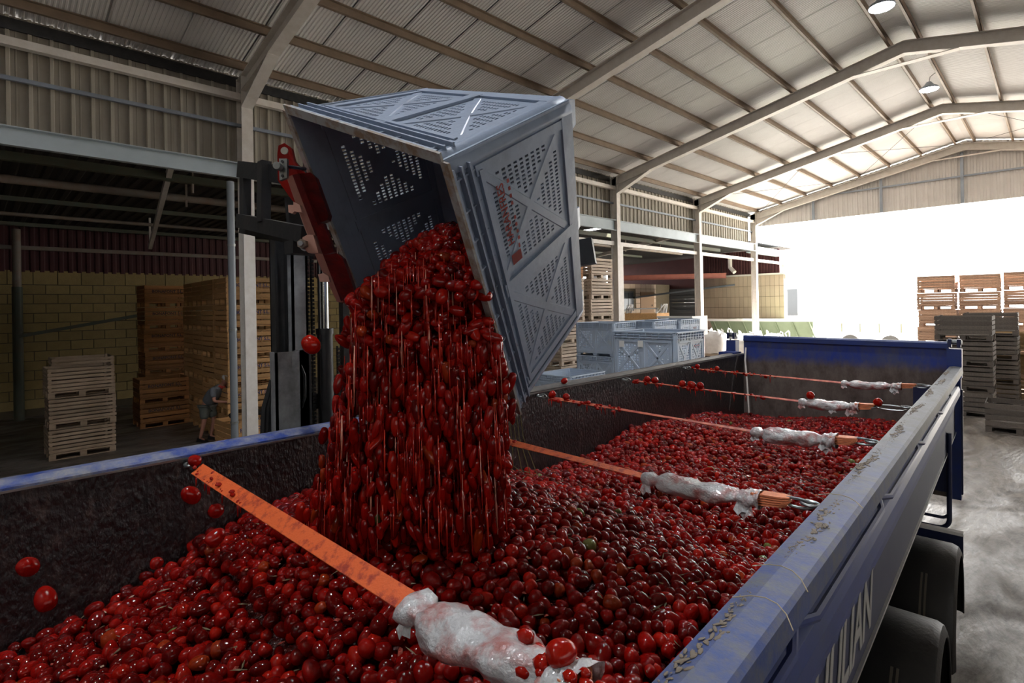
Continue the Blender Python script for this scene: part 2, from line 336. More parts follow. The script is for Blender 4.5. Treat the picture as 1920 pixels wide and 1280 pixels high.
for nm, z, x, r, mt in (('eave_tube', H + 3.93, XW - .12, .06, 'cream_steel'), ('girt', H + 3.44, XW - .22, .03, 'grey_steel')):
    mb = MB(); mb.box(x - r, x + r, YB, YF, z - r, z + r); mb.build(nm, M[mt], wl, off=(XW, 0, 0))
mb = MB(); mb.box(XW - .34, XW - .30, YB, YF, H + 4.19, H + 4.36); mb.build('eave_channel', M['mast_dark'], wl, off=(XW, 0, 0))
for i in range(len(FY) - 1):
    y0, y1 = FY[i] + .12, FY[i + 1] - .12; zz = H + (2.42 if i < 3 else 2.47); hh = .28 if i < 3 else .36
    mb = MB(); x = XW - .1
    mb.prism([(-.01, 0), (.1, 0), (.1, .014), (.004, .02), (.004, hh - .02), (.1, hh - .014), (.1, hh), (-.01, hh)], lambda a, b, t: (x + a, t, zz + b), y0, y1)
    mb.build('beam', M['beam_paint'], wl, off=(XW, 0, 0))
# right wall (beside the camera) and wall behind the camera, the right one with a high gap added to light the crates
wr = empty('wall_right', (XE, 0, 0), 'right side cladding of the shed beside the camera', 'wall', kind='structure')
mb = MB(); mb.box(XE + .3, XE + .34, YB, YF, 4.6, rz(XE) + .1); mb.build('wall_panel', M['cladding'], wr, off=(XE, 0, 0))
mb = MB()
mb.box(XE + .3, XE + .34, YB, YF, 0, 4.1)
for a, b in ((YB, -5), (6, YF)): mb.box(XE + .3, XE + .34, a, b, 4.1, 4.6)
mb.build('wall_panel', M['cladding'], wr, off=(XE, 0, 0))
wb = empty('wall_back', (XR, YB - .2, 0), 'closed end wall of the shed behind the camera', 'wall', kind='structure')
mb = MB(); mb.box(XW - .3, XE + .3, YB - .24, YB - .2, 0, rz(XW)); mb.add([(XW - .3, YB - .2, rz(XW - .3)), (XE + .3, YB - .2, rz(XE + .3)), (XR, YB - .2, rz(XR) + .15)], [(0, 1, 2)])
mb.build('wall_panel', M['cladding'], wb, off=(XR, YB - .2, 0))
# gable at the open end: panels, posts, rails
wf = empty('wall_front', (XR, YF, 0), 'ribbed grey gable sheeting above the wide open end', 'wall', kind='structure')
zo = H + 3.70; yg = YF + .12; o_ = (XR, YF, 0)
for k in range(17):
    a, b = XW - .2 + k * .96, XW - .2 + (k + 1) * .96; mb = MB()
    pr = ribs(a - .002, b + .012, 5, .03)
    for x, d in pr: mb.v += [(x, yg + d, zo), (x, yg + d, rz(x) + .14)]
    for i in range(len(pr) - 1): mb.f.append((2 * i, 2 * i + 1, 2 * i + 3, 2 * i + 2)); mb.m.append(0)
    mb.build('gable_panel', M['gable'], wf, off=o_)
for x in (-7.96, -5.3, -2.6, .1, 2.8):
    mb = MB(); mb.box(x - .05, x + .05, yg - .12, yg - .04, zo, rz(x) - .02); mb.build('gable_post', M['grey_steel'], wf, off=o_)
mb = MB(); mb.box(XW + 2, XE - 2, yg - .08, yg - .02, H + 4.78 - .03, H + 4.78 + .03); mb.build('gable_rail', M['grey_steel'], wf, off=o_)
# portal door tracks in the open bays
for i in range(2, len(FY) - 1):
    y0, y1 = FY[i] + .25, FY[i + 1] - .12; zt = H + 1.98
    if i == 2: continue
    t = empty('trim_%d' % (i - 2), (XW, FY[i], 0), 'white door frame bolted between two columns, %s' % ('behind the bin' if i == 3 else 'third bay' if i == 4 else 'last bay'), 'door frame', kind='structure')
    mb = MB(); x = XW - .15
    mb.box(x - .05, x + .05, y0, y1, zt, zt + .13); mb.build('track', M['cream_steel'], t, off=(XW, FY[i], 0))
    mb = MB(); mb.box(x - .05, x + .05, y0, y0 + .13, 0, zt); mb.build('jamb', M['cream_steel'], t, off=(XW, FY[i], 0))
# ridge lamps
for j, (x, y) in enumerate(((-2.31, 12.5), (-2.37, 18.4), (-2.4, -5.4), (-2.4, .6), (-2.4, 6.5))):
    z = rz(x) - .42
    t = empty('high_bay_lamp', (x, y, z), ['bright round lamp nearer the camera under the ridge', 'bright round lamp farther along under the ridge', 'ridge lamp behind the camera', 'ridge lamp above the camera', 'ridge lamp above the middle of the trailer'][j], 'lamp')
    li = bpy.data.lights.new('lamp_light', 'SPOT'); li.energy = LAMP_W; li.color = (.93, .96, 1); li.spot_size = math.radians(150); li.spot_blend = .35; li.shadow_soft_size = .14
    lo = bpy.data.objects.new('lamp_light', li); COL.objects.link(lo); lo.parent = t; lo.location = (0, 0, -.05)
    mb = MB(); mb.tube([(0, 0, 0), (0, 0, .05), (0, 0, .12), (0, 0, .2)], [.22, .21, .11, .05], 20); mb.build('housing', M['grey_steel'], t, True)
    mb = MB(); mb.tube([(0, 0, -.015), (0, 0, 0)], [.20, .21], 20); mb.build('lens', M['lamp_glow'], t, True)
    mb = MB(); mb.tube([(0, 0, .19), (.03, 0, .33), (.1, .1, .42), (.2, .1, .47)], .008, 6); mb.build('cable', M['black'], t, True)
# roof bracing wires in the last bay
t = empty('bracing_wire', (XR, FY[5], rz(XR)), 'thin crossed bracing wires under the roof of the last bay', 'wire'); b0 = (XR, FY[5], rz(XR))
for xa, xb in ((-10.3, -6.2), (-6.2, -2.6), (-2.3, 1.6)):
    for s in (0, 1):
        ya, yb = (FY[5], FY[6]) if s else (FY[6], FY[5])
        mb = MB(); mb.tube([(xa, ya, rz(xa) - .02), (xb, yb, rz(xb) - .02)], .008, 5); mb.build('wire', M['dark_metal'], t, off=b0)

# ------------------------------------------------------------------ SETTING: the lean-to annex on the left
XA = -22.8
ann = empty('wall_annex', (XA, 0, 0), 'far wall of the dark side building, yellow blocks under dark red sheeting', 'wall', kind='structure')
mb = MB(); mb.box(XA - .3, XA - .04, -8, 27, 0, H + 1.4); mb.build('mortar_bed', M['mortar'], ann, off=(XA, 0, 0))
bw, bh = .6, .3
mb = MB(); mb.box(0, .05, .012, bw - .012, .012, bh - .012); mbk = mb.mesh('block', M['yellow_block'])
mb = MB(); mb.box(0, .05, .012, bw - .012, .012, .46 - .012); mbt = mb.mesh('block', M['yellow_block'])
nb = 0; rest = MB()
for r_ in range(-1, 14):
    z = (H + 1.4 - .46) if r_ < 0 else (H + 1.4 - .46 - (r_ + 1) * bh)
    if z < -.05: continue
    for c_ in range(-4, 44):
        y = c_ * bw + (.3 if r_ % 2 else 0)
        if -.4 < y < 12 and nb < 290:
            link('block', mbt if r_ < 0 else mbk, ann, loc=(-.04 + random.uniform(0, .01), y, z)); nb += 1
        else: rest.box(XA - .04, XA + .01, y + .012, y + bw - .012, z + .012, z + (.46 if r_ < 0 else bh) - .012)
rest.build('blockwork', M['yellow_block'], ann, off=(XA, 0, 0), kind='stuff')
mb = MB(); pr = ribs(-8, 27, 150, .03)
for y, a in pr: mb.v += [(XA + a, y, H + 1.34), (XA + a, y, H + 3.2)]
for i in range(len(pr) - 1): mb.f.append((2 * i, 2 * i + 2, 2 * i + 3, 2 * i + 1)); mb.m.append(0)
mb.build('red_sheeting', M['red_clad'], ann, off=(XA, 0, 0))
mb = MB(); mb.box(XA + .3, XA + .4, -8, 27, H + 2.0, H + 2.12); mb.build('white_pipe', M['rust_pipe'], ann, off=(XA, 0, 0))
ar = empty('ceiling_annex', (-16, 0, H + 2.9), 'dark ribbed roof of the side building with painted purlins', 'roof', kind='structure'); o_ = (-16, 0, H + 2.9)
def az(x): return H + 2.98 - (XW - .4 - x) * .02
mb = MB(); pr = ribs(-8, 34, 165, .04)
def panelstrip(x0, x1):
    k = len(mb.v)
    for y, a in pr: mb.v.extend([(x0, y, az(x0) + a), (x1, y, az(x1) + a)])
    for i in range(len(pr) - 1):
        if pr[i][0] > 17.4 and pr[i][0] < 17.9 and x0 > -16.5 and x0 < -14: continue
        mb.f.append((k + 2 * i, k + 2 * i + 1, k + 2 * i + 3, k + 2 * i + 2)); mb.m.append(0)
panelstrip(XA - .3, -16); panelstrip(-16, -14.2); panelstrip(-14.2, XW - .36)
mb.build('dark_sheeting', M['dark_roof'], ar, off=o_)
for x, z, r, mt in ((-12.1, H + 2.6, .07, 'green_paint'), (-14.15, H + 2.6, .085, 'rust_pipe'), (-16.6, H + 2.62, .05, 'green_paint'), (-19, H + 2.6, .05, 'rust_pipe'), (-21, H + 2.6, .05, 'green_paint')):
    mb = MB()
    if mt == 'rust_pipe': mb.tube([(x, -8, z), (x, 27, z)], r, 10)
    else: mb.box(x - r, x + r, -8, 27, z - r, z + r)
    mb.build('purlin', M[mt], ar, off=o_, smooth=mt == 'rust_pipe')
for y in (-2.2, 3.6, 9.6, 15.6, 21.6):
    mb = MB(); mb.bar((-10.9, y - 1, H + 2.75), (-19.1, y + .3, H + 1.95), .09, .14); mb.bar((-19.1, y + .3, H + 1.95), (-19.1, y + .3, az(-19)), .05, .05, (0, 1, 0))
    mb.build('strut', M['cream_steel'], ar, off=o_)
    mb = MB(); mb.bar((-14.1, y, az(-14)), (-14.1, y, H + 2.4), .04, .04, (0, 1, 0)); mb.tube([(-12.1, y - .4, az(-12)), (-12.1, y - .4, H + 2.35)], .03, 6); mb.build('hanger', M['rust_pipe'], ar, off=o_)
# annex end walls
t = empty('wall_annex_rear', (-17, -8, 0), 'closed rear wall of the side building behind the camera', 'wall', kind='structure')
mb = MB(); mb.box(-6, 6.6, -.3, 0, 0, H + 3.3); mb.build('wall_sheet', M['dark_roof'], t)
t = empty('wall_left_rear', (XW - .4, -8.2, 0), 'closed cladding between the shed and the side building behind the camera', 'wall', kind='structure')
mb = MB(); mb.box(-.04, 0, -.6, 0, 0, H + 3.3); mb.build('wall_sheet', M['dark_roof'], t)
we = empty('wall_annex_end', (-17, 32, 0), 'tan block wall closing the side building beside the open end', 'wall', kind='structure')
o_ = (-17, 32, 0)
mb = MB(); mb.box(-15.4, -10.7, 32, 32.3, 0, H + 1.45); mb.build('mortar_bed', M['mortar'], we, off=o_)
mb = MB(); mb.box(.006, .24, -.03, 0, .006, .59); me = mb.mesh('tile', M['tan_block'])
for r_ in range(8):
    for c_ in range(19):
        z = H + 1.45 - (r_ + 1) * .6
        if z > -.2: link('tile', me, we, loc=(-15.4 + 17 + c_ * .248, -random.uniform(0, .008), z))
mb = MB(); mb.box(-15.5, -10.6, 31.9, 32.4, H + 1.45, H + 1.55); mb.build('coping', M['cream_steel'], we, off=o_)
mb = MB(); pr = ribs(-15.4, -10.9, 28, .03)
for x, a in pr: mb.v += [(x, 32 - a, H + 1.5), (x, 32 - a, H + 2.9)]
for i in range(len(pr) - 1): mb.f.append((2 * i, 2 * i + 2, 2 * i + 3, 2 * i + 1)); mb.m.append(0)
mb.build('red_sheeting', M['red_clad'], we, off=o_)
mb = MB(); mb.tube([(-13.6, 31.8, H + 2.6), (-13.6, 31.8, H + 2.0), (-13.3, 31.7, H + 1.7)], .12, 10); mb.build('vent_pipe', M['cream_steel'], we, True, off=o_)
mb = MB(); mb.box(-11.1, -10.7, 27.9, 32, H + 2.45, H + 2.75); mb.build('eave_beam', M['beam_paint'], we, off=o_)
mb = MB(); mb.box(-10.75, -10.6, 27.9, 31.9, H + 1.98, H + 2.1); mb.box(-10.75, -10.6, 31.8, 31.95, H + 1.5, H + 2.1); mb.build('track', M['cream_steel'], we, off=o_)
# office block in the annex
wo = empty('wall_office', (-18.5, 31.5, 0), 'yellowish block office front with a dark window and a brown door', 'wall', kind='structure'); o_ = (-18.5, 24, 0)
mb = MB(); mb.box(-23, -18.5, 20, 28, 0, H + 1.2); mb.build('mortar_bed', M['mortar'], wo, off=o_)
mb = MB(); mb.box(0, .04, .012, .588, .012, .288); me = mb.mesh('block', M['tan_block'])
for r_ in range(14):
    for c_ in range(13):
        y = 20 + c_ * .6; z = H + 1.2 - (r_ + 1) * .3
        if 19.9 < y < 21.4 and H - .55 < z < H + .7: continue
        if y > 24 or z < 0: continue
        link('block', me, wo, loc=(0, y - 24, z))
mb = MB(); mb.box(-18.5, -18.44, 20.25, 21.55, H - .45, H + .75); mb.cur = 1; mb.box(-18.44, -18.42, 20.35, 20.87, H - .35, H + .65); mb.box(-18.44, -18.42, 20.93, 21.45, H - .35, H + .65)
mb.build('window', [M['dark_metal'], M['glass']], wo, off=o_)
mb = MB(); mb.box(-18.5, -18.42, 22.3, 23.9, 0, H + .7); mb.build('door', M['door_wood'], wo, off=o_)
mb = MB(); mb.box(-18.42, -18.36, 23.5, 23.6, H - .2, H - .1); mb.build('door_handle', M['chrome'], wo, off=o_)
# dark gate, red beam, canopy between office and end wall
t = empty('wall_gate', (-19, 33.5, 0), 'shadowed end of the side building, blue-grey shutter under dark red sheeting', 'wall', kind='structure')
mb = MB()
for k in range(18): mb.box(-4.5, 3.7, -.02 * (k % 2), .3, k * .228, k * .228 + .225)
mb.build('roller_shutter', M['shutter'], t)
mb = MB(); mb.box(-4.5, 5.5, .05, .3, H + .9, H + 3.2); mb.build('red_sheeting', M['red_clad'], t)
mb = MB(); mb.box(-15.0, -14.8, -1.5, .3, 0, H + 2.9); mb.v = [(a + 11.0 - 4.5 + 3.5, b, c) for a, b, c in mb.v]; mb.build('side_return', M['black'], t)
t = empty('red_girder', (-17, 26, H + 1.5), 'dull red steel girder crossing under the side building roof', 'girder', kind='structure')
mb = MB(); isec(mb, lambda a, b, u: (-18.5 + 5 * u + 17, 1 + 4 * u + b, a), 0, 1, .3, .2); mb.build('girder_body', mat('girder_red', (.30, .09, .06), .6, c2=(.15, .05, .04), sc=3), t)
tag(MB().hexa([(-18, 28.5, H + .3), (-13, 31, H + .9), (-15, 33, H + .9), (-20, 31, H + .3), (-18, 28.5, H + .4), (-13, 31, H + 1.0), (-15, 33, H + 1.0), (-20, 31, H + .4)]).build('canopy', M['shutter']), 'grey sagging canopy below the red girder', 'canopy')
# column and brace at the far wall
t = empty('annex_post', (-22.3, 1.1, 0), 'dark green post against the yellow block wall at far left', 'post', kind='structure')
mb = MB(); mb.tube([(0, 0, 0), (0, 0, H + .85)], .13, 12); mb.cur = 1; mb.tube([(0, 0, H + .85), (0, 0, H + 2.6)], .11, 12); mb.build('shaft', [M['green_paint'], M['rust_pipe']], t, True)
mb = MB(); mb.bar((.1, 0, H - .65), (.6, 3.2, H - .05), .1, .1); mb.build('brace', M['green_paint'], t)
# downpipe beside the first column
t = empty('downpipe', (-10.38, 3.35, 0), 'grey downpipe with two clips beside the nearest column', 'pipe')
mb = MB(); mb.tube([(.0, .0, 0), (.0, 0, H + 2.3)], .062, 14); mb.build('pipe', mat('pipe_grey', (.20, .22, .24), .35), t, True)
for z in (2.85, 4.35, 1.2):
    mb = MB(); mb.tube([(0, 0, z), (0, 0, z + .04)], .07, 14); mb.build('clip', M['chain_metal'], t, True)
exec_after = None

# ------------------------------------------------------------------ wooden crates
def crate_proto(m, ns=4, letter=None, pm='dark_print', h=.67, base=True, tilt=.006, gap=.026):
    root = empty('wooden_crate', (0, 0, 0)); ch = []
    dx, dy, th = 1.0, 1.2, .018; zb = .155 if base else .03; sp = (h - zb) / ns; sh = sp - gap
    def mesh_box(nm, x, y, z): return MB().box(-x / 2, x / 2, -y / 2, y / 2, 0, z).mesh(nm, M[m])
    ml = mesh_box('slat', th, dy, sh); ms = mesh_box('slat', dx - .04, th, sh); mp = mesh_box('corner_post', .07, .05, h - .12 if base else h)
    R = lambda a: random.uniform(-a, a)
    for k in range(ns):
        z = zb + k * sp + .007
        for s in (-1, 1):
            o = link('slat', ml, root, loc=(s * (dx / 2 - th / 2 + R(.003)), R(.006), z + R(.004))); o.rotation_euler = (R(tilt), 0, 0)
            g = []
            if letter and k == ns - 2 and s == 1:
                g = [link('lettering', letter, o, loc=(th / 2 + .001, 0, sh / 2))]
            ch.append((o, g))
            o = link('slat', ms, root, loc=(R(.006), s * (dy / 2 - th / 2 + R(.003)), z + R(.004))); o.rotation_euler = (0, R(tilt), 0)
            ch.append((o, []))
    for sx in (-1, 1):
        for sy in (-1, 1): ch.append((link('corner_post', mp, root, loc=(sx * (dx / 2 - th - .035), sy * (dy / 2 - th - .025), .11 if base else 0)), []))
    ch.append((link('floor_board', mesh_box('floor_board', dx - .04, dy - .04, .02), root, loc=(0, 0, .13 if base else .03)), []))
    if base:
        mk = mesh_box('skid_block', .1, .12, .1); me = mesh_box('base_board', .1, dy, .018); mt = mesh_box('top_board', .1, dy, .018)
        for x in (-.45, 0, .45):
            ch.append((link('base_board', me, root, loc=(x, 0, 0)), []))
            for y in (-.54, 0, .54): ch.append((link('skid_block', mk, root, loc=(x, y, .018)), []))
            ch.append((link('top_board', mt, root, loc=(x, 0, .118)), []))
    return [root, ch, True]
def lettering_mesh(txt, size, mt, axis='x', bold=.003):
    mb = text_mb(txt, size, bold)
    if axis == 'x': fn = lambda a, b, c: (c, a, b)
    else: fn = lambda a, b, c: (a, -c, b)
    return mb.mesh('lettering', M[mt], fn=fn)
LB = lettering_mesh('BONAFONT S.L.', .115, 'blue_print'); LD = lettering_mesh('BONAFONT S.L.', .115, 'dark_print')
PRO = {'orange': crate_proto('orange_wood', 4, LD), 'tan': crate_proto('tan_wood', 4, LB), 'pale': crate_proto('pale_wood', 5), 'weathered': crate_proto('weathered_wood', 6, tilt=.01),
       'brown': crate_proto('brown_wood', 5, gap=.010, tilt=.012), 'grey': crate_proto('grey_wood', 4, gap=.034), 'yellow': crate_proto('yellow_wood', 4), 'greyopen': crate_proto('grey_wood', 4, base=True, h=.7)}
ORD = ['topmost', 'second from the top', 'third from the top', 'fourth from the top', 'fifth from the top', 'sixth from the top', 'seventh from the top', 'eighth from the top']
def put_crate(fam, loc, rz_, label, group):
    p = PRO[fam]
    if p[2]: r = p[0]; r.location = loc; r.rotation_euler = (0, 0, rz_); p[2] = False
    else: r = copy_tree((p[0], p[1]), loc, rz_)
    tag(r, label, 'crate', group); return r
def stack(fam, x, y, n, what, group, rz_=0, pitch=.672, jit=.012, z0=0, fams=None, lean=0):
    for k in range(n):
        f_ = fams[k] if fams else fam
        put_crate(f_, (x + random.uniform(-jit, jit) + lean * k, y + random.uniform(-jit, jit), z0 + k * pitch), rz_ + random.uniform(-.012, .012) * (jit > 0) * 2, '%s %s' % (what, ORD[n - 1 - k]), group)
G1 = 'crates stacked in the side building'
stack('weathered', -16.05, 1.84, 3, 'weathered thin-slatted crate in the low left stack,', G1)
stack('weathered', -17.2, 2.0, 3, 'weathered crate in the low stack behind the front left one,', G1, z0=.14)
stack('orange', -18.35, 3.95, 2, 'dark orange crate in the short two-crate stack,', G1)
stack('orange', -19.75, 4.35, 6, 'dark orange crate in the tall stack behind the short one,', G1)
stack('tan', -14.7, 5.05, 6, 'light orange crate in the tall stack beside the worker,', G1, jit=.004)
stack('tan', -15.75, 5.05, 6, 'light orange crate in the stack just behind the worker\'s stack,', G1, jit=.008)
stack('tan', -16.8, 5.1, 6, 'light orange crate in the third row behind the worker,', G1, jit=.008)
stack('tan', -17.85, 5.15, 6, 'light orange crate in the farthest row behind the worker,', G1, jit=.008)
stack('pale', -13.3, 8.7, 6, 'pale crate seen through the forklift mast,', G1)
stack('pale', -12.2, 8.8, 6, 'pale crate behind the falling tomatoes,', G1)
G2 = 'crates stacked behind the blue bins'
stack('pale', -11.1, 13.25, 6, 'pale crate in the stack close behind the tilted bin,', G2, rz_=0, fams=['pale'] * 6)
put_crate('orange', (-11.1, 13.25, 6 * .672), .12, 'orange crate sitting askew on top of the stack close behind the tilted bin', G2)
stack('pale', -11.05, 14.75, 7, 'pale crate in the stack beside the second column,', G2)
G3 = 'crates stacked outside the open end'
for c_, x in enumerate((-3.45, -2.15, -.85, .45)):
    stack('brown', x, 27.9 + .25 * c_, 6, 'brown crate in the %s stack at the open end,' % ['leftmost', 'second', 'third', 'rightmost'][c_], G3, rz_=PI / 2, jit=.03, pitch=.69 if c_ > 1 else .68)
G4 = 'crates standing right of the trailer'
stack('grey', -1.82, 19.4, 4, 'dark grey crate in the stack just behind the tailgate corner,', G4, rz_=PI / 2, pitch=.68, jit=.03)
stack('grey', -1.42, 21.6, 4, 'dark grey crate in the stack behind the tailgate corner stack,', G4, rz_=PI / 2, jit=.02, pitch=.69)
stack('yellow', -1.0, 22.9, 3, 'yellowish crate at the right edge,', G4, rz_=PI / 2, jit=.006, pitch=.72)
stack('yellow', .25, 22.95, 3, 'yellowish crate beyond the right edge,', G4, rz_=PI / 2, jit=.006, pitch=.72)
put_crate('greyopen', (-.68, 17.6, 0), PI / 2 + .03, 'single empty grey crate alone on the floor at the right edge', G4)

# ------------------------------------------------------------------ plastic bins
def wall_mb(Wd, Hd, slots=True, pw=.017, ph=.034, mx=.07, mz0=.13, mz1=.05):
    """perforated wall in (s,t): two panels each with an X brace; slots are real holes"""
    mb = MB(); nc = int(Wd / pw); nr = int(Hd / ph); pw = Wd / nc; ph = Hd / nr
    p1, p2 = (mx + .03, Wd / 2 - .04), (Wd / 2 + .04, Wd - mx - .03)
    t0, t1 = mz1 + .04, Hd - mz0 - .02
    for i in range(nc):
        run = None
        for j in range(nr):
            s0, s1, u0, u1 = i * pw, (i + 1) * pw, j * ph, (j + 1) * ph; cs, ct = (s0 + s1) / 2, (u0 + u1) / 2
            hole = False
            for a, b in (p1, p2):
                if a < cs < b and t0 < ct < t1:
                    fa = (cs - a) / (b - a); fb = (ct - t0) / (t1 - t0)
                    hole = min(abs(fa - fb) * (b - a), abs(1 - fa - fb) * (b - a)) > .045 and .05 < fa < .95 and .06 < fb < .94
            if hole and slots:
                q0, q1, v0, v1 = s0 + pw * .22, s1 - pw * .22, u0 + ph * .22, u1 - ph * .22
                k = len(mb.v); mb.v += [(s0, u0, 0), (s1, u0, 0), (s1, u1, 0), (s0, u1, 0), (q0, v0, 0), (q1, v0, 0), (q1, v1, 0), (q0, v1, 0)]
                for c in range(4): mb.f.append((k + c, k + (c + 1) % 4, k + 4 + (c + 1) % 4, k + 4 + c)); mb.m.append(0)
            else: mb.add([(s0, u0, 0), (s1, u0, 0), (s1, u1, 0), (s0, u1, 0)], [(0, 1, 2, 3)])
    return mb, (p1, p2, t0, t1)
def make_bin(name, root, fn, off, Wx=1.0, Wy=1.2, Hz=.7, fine=True, pm='bin_plastic', logo=None, logos=(0,)):
    """fn maps (x,y,z) box metres -> world"""
    ch = []
    def B(nm, mb, mt, smooth=False, parent=None, label=None, thick=None):
        o = mb.build(nm, mt, parent or root, smooth, fn, off, label=label)
        if thick: md = o.modifiers.new('thickness', 'SOLIDIFY'); md.thickness = thick; md.offset = 0
        if not parent: ch.append((o, []))
        else:
            for c in ch:
                if c[0] is parent: c[1].append(o)
        return o
    walls = [('x', 0, Wy), ('y', 0, Wx), ('x', Wx, Wy), ('y', Wy, Wx)]
    for wi, (ax, c, L) in enumerate(walls):
        sg = -1 if c == 0 else 1
        def at(s, t, d, ax=ax, c=c, sg=sg):
            bow = .012 * math.sin(PI * s / L)
            return (c + sg * (d), s, t) if ax == 'x' else (s, c + sg * (d), t)
        mb, (p1, p2, t0, t1) = wall_mb(L, Hz, True, *( (.017, .034) if fine else (.05, .035)))
        mb.v = [at(*v) for v in mb.v]
        wo_ = B('side_wall', mb, M[pm], thick=.006 if fine else None)
        mb = MB()
        for a, b in (p1, p2):
            for (sa, ta), (sb, tb) in (((a, t0), (b, t1)), ((a, t1), (b, t0))):
                d = Vector((sb - sa, tb - ta, 0)).normalized(); n = Vector((-d.y, d.x, 0)) * .016; N = 8
                for q in range(N):
                    f0, f1 = q / N, (q + 1) / N; A = Vector((sa, ta, 0)).lerp(Vector((sb, tb, 0)), f0); Bq = Vector((sa, ta, 0)).lerp(Vector((sb, tb, 0)), f1)
                    P = [(A - n * 1.6, -.005), (Bq - n * 1.6, -.005), (Bq + n * 1.6, -.005), (A + n * 1.6, -.005), (A - n * 1.0, .0075), (Bq - n * 1.0, .0075), (Bq + n * 1.0, .0075), (A + n * 1.0, .0075)]
                    mb.hexa([at(p.x, p.y, e) for p, e in P])
        for a, b, u, v, e in ((.05, L - .05, .0, .07, .014), (L / 2 - .03, L / 2 + .03, .05, Hz - .12, .016), (.06, .1, .05, Hz - .12, .012), (L - .1, L - .06, .05, Hz - .12, .012), (.08, L - .08, Hz - .15, Hz - .13, .018)):
            N = 6
            for q in range(N):
                s0, s1 = (a + (b - a) * q / N, a + (b - a) * (q + 1) / N) if b - a > v - u else (a, b)
                u0, u1 = (u, v) if b - a > v - u else (u + (v - u) * q / N, u + (v - u) * (q + 1) / N)
                mb.hexa([at(s0, u0, -.01), at(s1, u0, -.01), at(s1, u1, -.01), at(s0, u1, -.01), at(s0, u0, e), at(s1, u0, e), at(s1, u1, e), at(s0, u1, e)])
        B('cross_brace', mb, M[pm])
        mb = MB(); N = 8                                        # rim flanges with gussets
        for z0, z1, e in ((Hz - .012, Hz, .028), (Hz - .05, Hz - .042, .03), (Hz - .09, Hz - .082, .03)):
            for q in range(N):
                s0, s1 = .03 + (L - .06) * q / N, .03 + (L - .06) * (q + 1) / N
                mb.hexa([at(s0, z0, -.004), at(s1, z0, -.004), at(s1, z1, -.004), at(s0, z1, -.004), at(s0, z0, e), at(s1, z0, e), at(s1, z1, e), at(s0, z1, e)])
        for q in range(10):
            s0 = .07 + (L - .14) * q / 9
            mb.hexa([at(s0, Hz - .12, .0), at(s0 + .006, Hz - .12, .0), at(s0 + .006, Hz, .0), at(s0, Hz, .0), at(s0, Hz - .12, .008), at(s0 + .006, Hz - .12, .008), at(s0 + .006, Hz, .026), at(s0, Hz, .026)])
        B('rim_rib', mb, [M[pm]])
        mb = MB()
        for q in range(N):
            s0, s1 = L * q / N, L * (q + 1) / N
            mb.hexa([at(s0, Hz, -.012), at(s1, Hz, -.012), at(s1, Hz + .01, -.01), at(s0, Hz + .01, -.01), at(s0, Hz, .03), at(s1, Hz, .03), at(s1, Hz + .01, .028), at(s0, Hz + .01, .028)])
        B('rim_edge', mb, M['bin_dirt'] if fine else M[pm])
        if logo and wi in logos:
            lm = MB(); lm.v = list(logo.v); lm.f = list(logo.f); lm.m = list(logo.m)
            s_c = L * .25 if fine else L * .74; t_c = Hz - .22
            mir = -1 if (ax == 'x') == (c == 0) else 1
            lm.v = [at(s_c + a * mir, t_c + b, .006 + abs(cc)) for a, b, cc in lm.v]
            B('printed_logo', lm, M['red_print'], parent=wo_)
    r = .05                                                    # rounded corner posts
    for cx, cy, sx, sy in ((0, 0, -1, -1), (Wx, 0, 1, -1), (Wx, Wy, 1, 1), (0, Wy, -1, 1)):
        mb = MB(); nu, nv = 7, 8
        for k in range(nv + 1):
            for q in range(nu):
                t = PI / 2 * q / (nu - 1); rr = r + .012
                mb.v.append((cx - sx * r + sx * rr * math.sin(t), cy - sy * r + sy * rr * math.cos(t), Hz * k / nv))
        for k in range(nv):
            for q in range(nu - 1): mb.f.append((k * nu + q, k * nu + q + 1, (k + 1) * nu + q + 1, (k + 1) * nu + q)); mb.m.append(0)
        B('corner_post', mb, M[pm], True, thick=.01)
    mb = MB(); N = 6
    for i in range(N):
        for j in range(N): mb.box(Wx * i / N, Wx * (i + 1) / N, Wy * j / N, Wy * (j + 1) / N, -.004, .03)
    B('base', mb, M[pm])
    for x in (.0, Wx / 2 - .06, Wx - .12):
        for y in (.0, Wy / 2 - .07, Wy - .14):
            mb = MB(); mb.hexa([(x + .015, y + .015, -.06), (x + .105, y + .015, -.06), (x + .105, y + .125, -.06), (x + .015, y + .125, -.06), (x, y, 0), (x + .12, y, 0), (x + .12, y + .14, 0), (x, y + .14, 0)])
            B('foot', mb, M[pm])
    return ch
LG = text_mb('HARANFRES', .062, .0012)
LG.box(-.285, -.225, -.05, .02, -.001, .001); LG.box(-.215, -.19, -.052, -.04, -.001, .001)
for q in range(9):
    if q != 4: LG.box(-.17 + q * .04, -.15 + q * .04, -.06, -.045, -.001, .001)
LG.v = [(a, b, c) for a, b, c in LG.v]
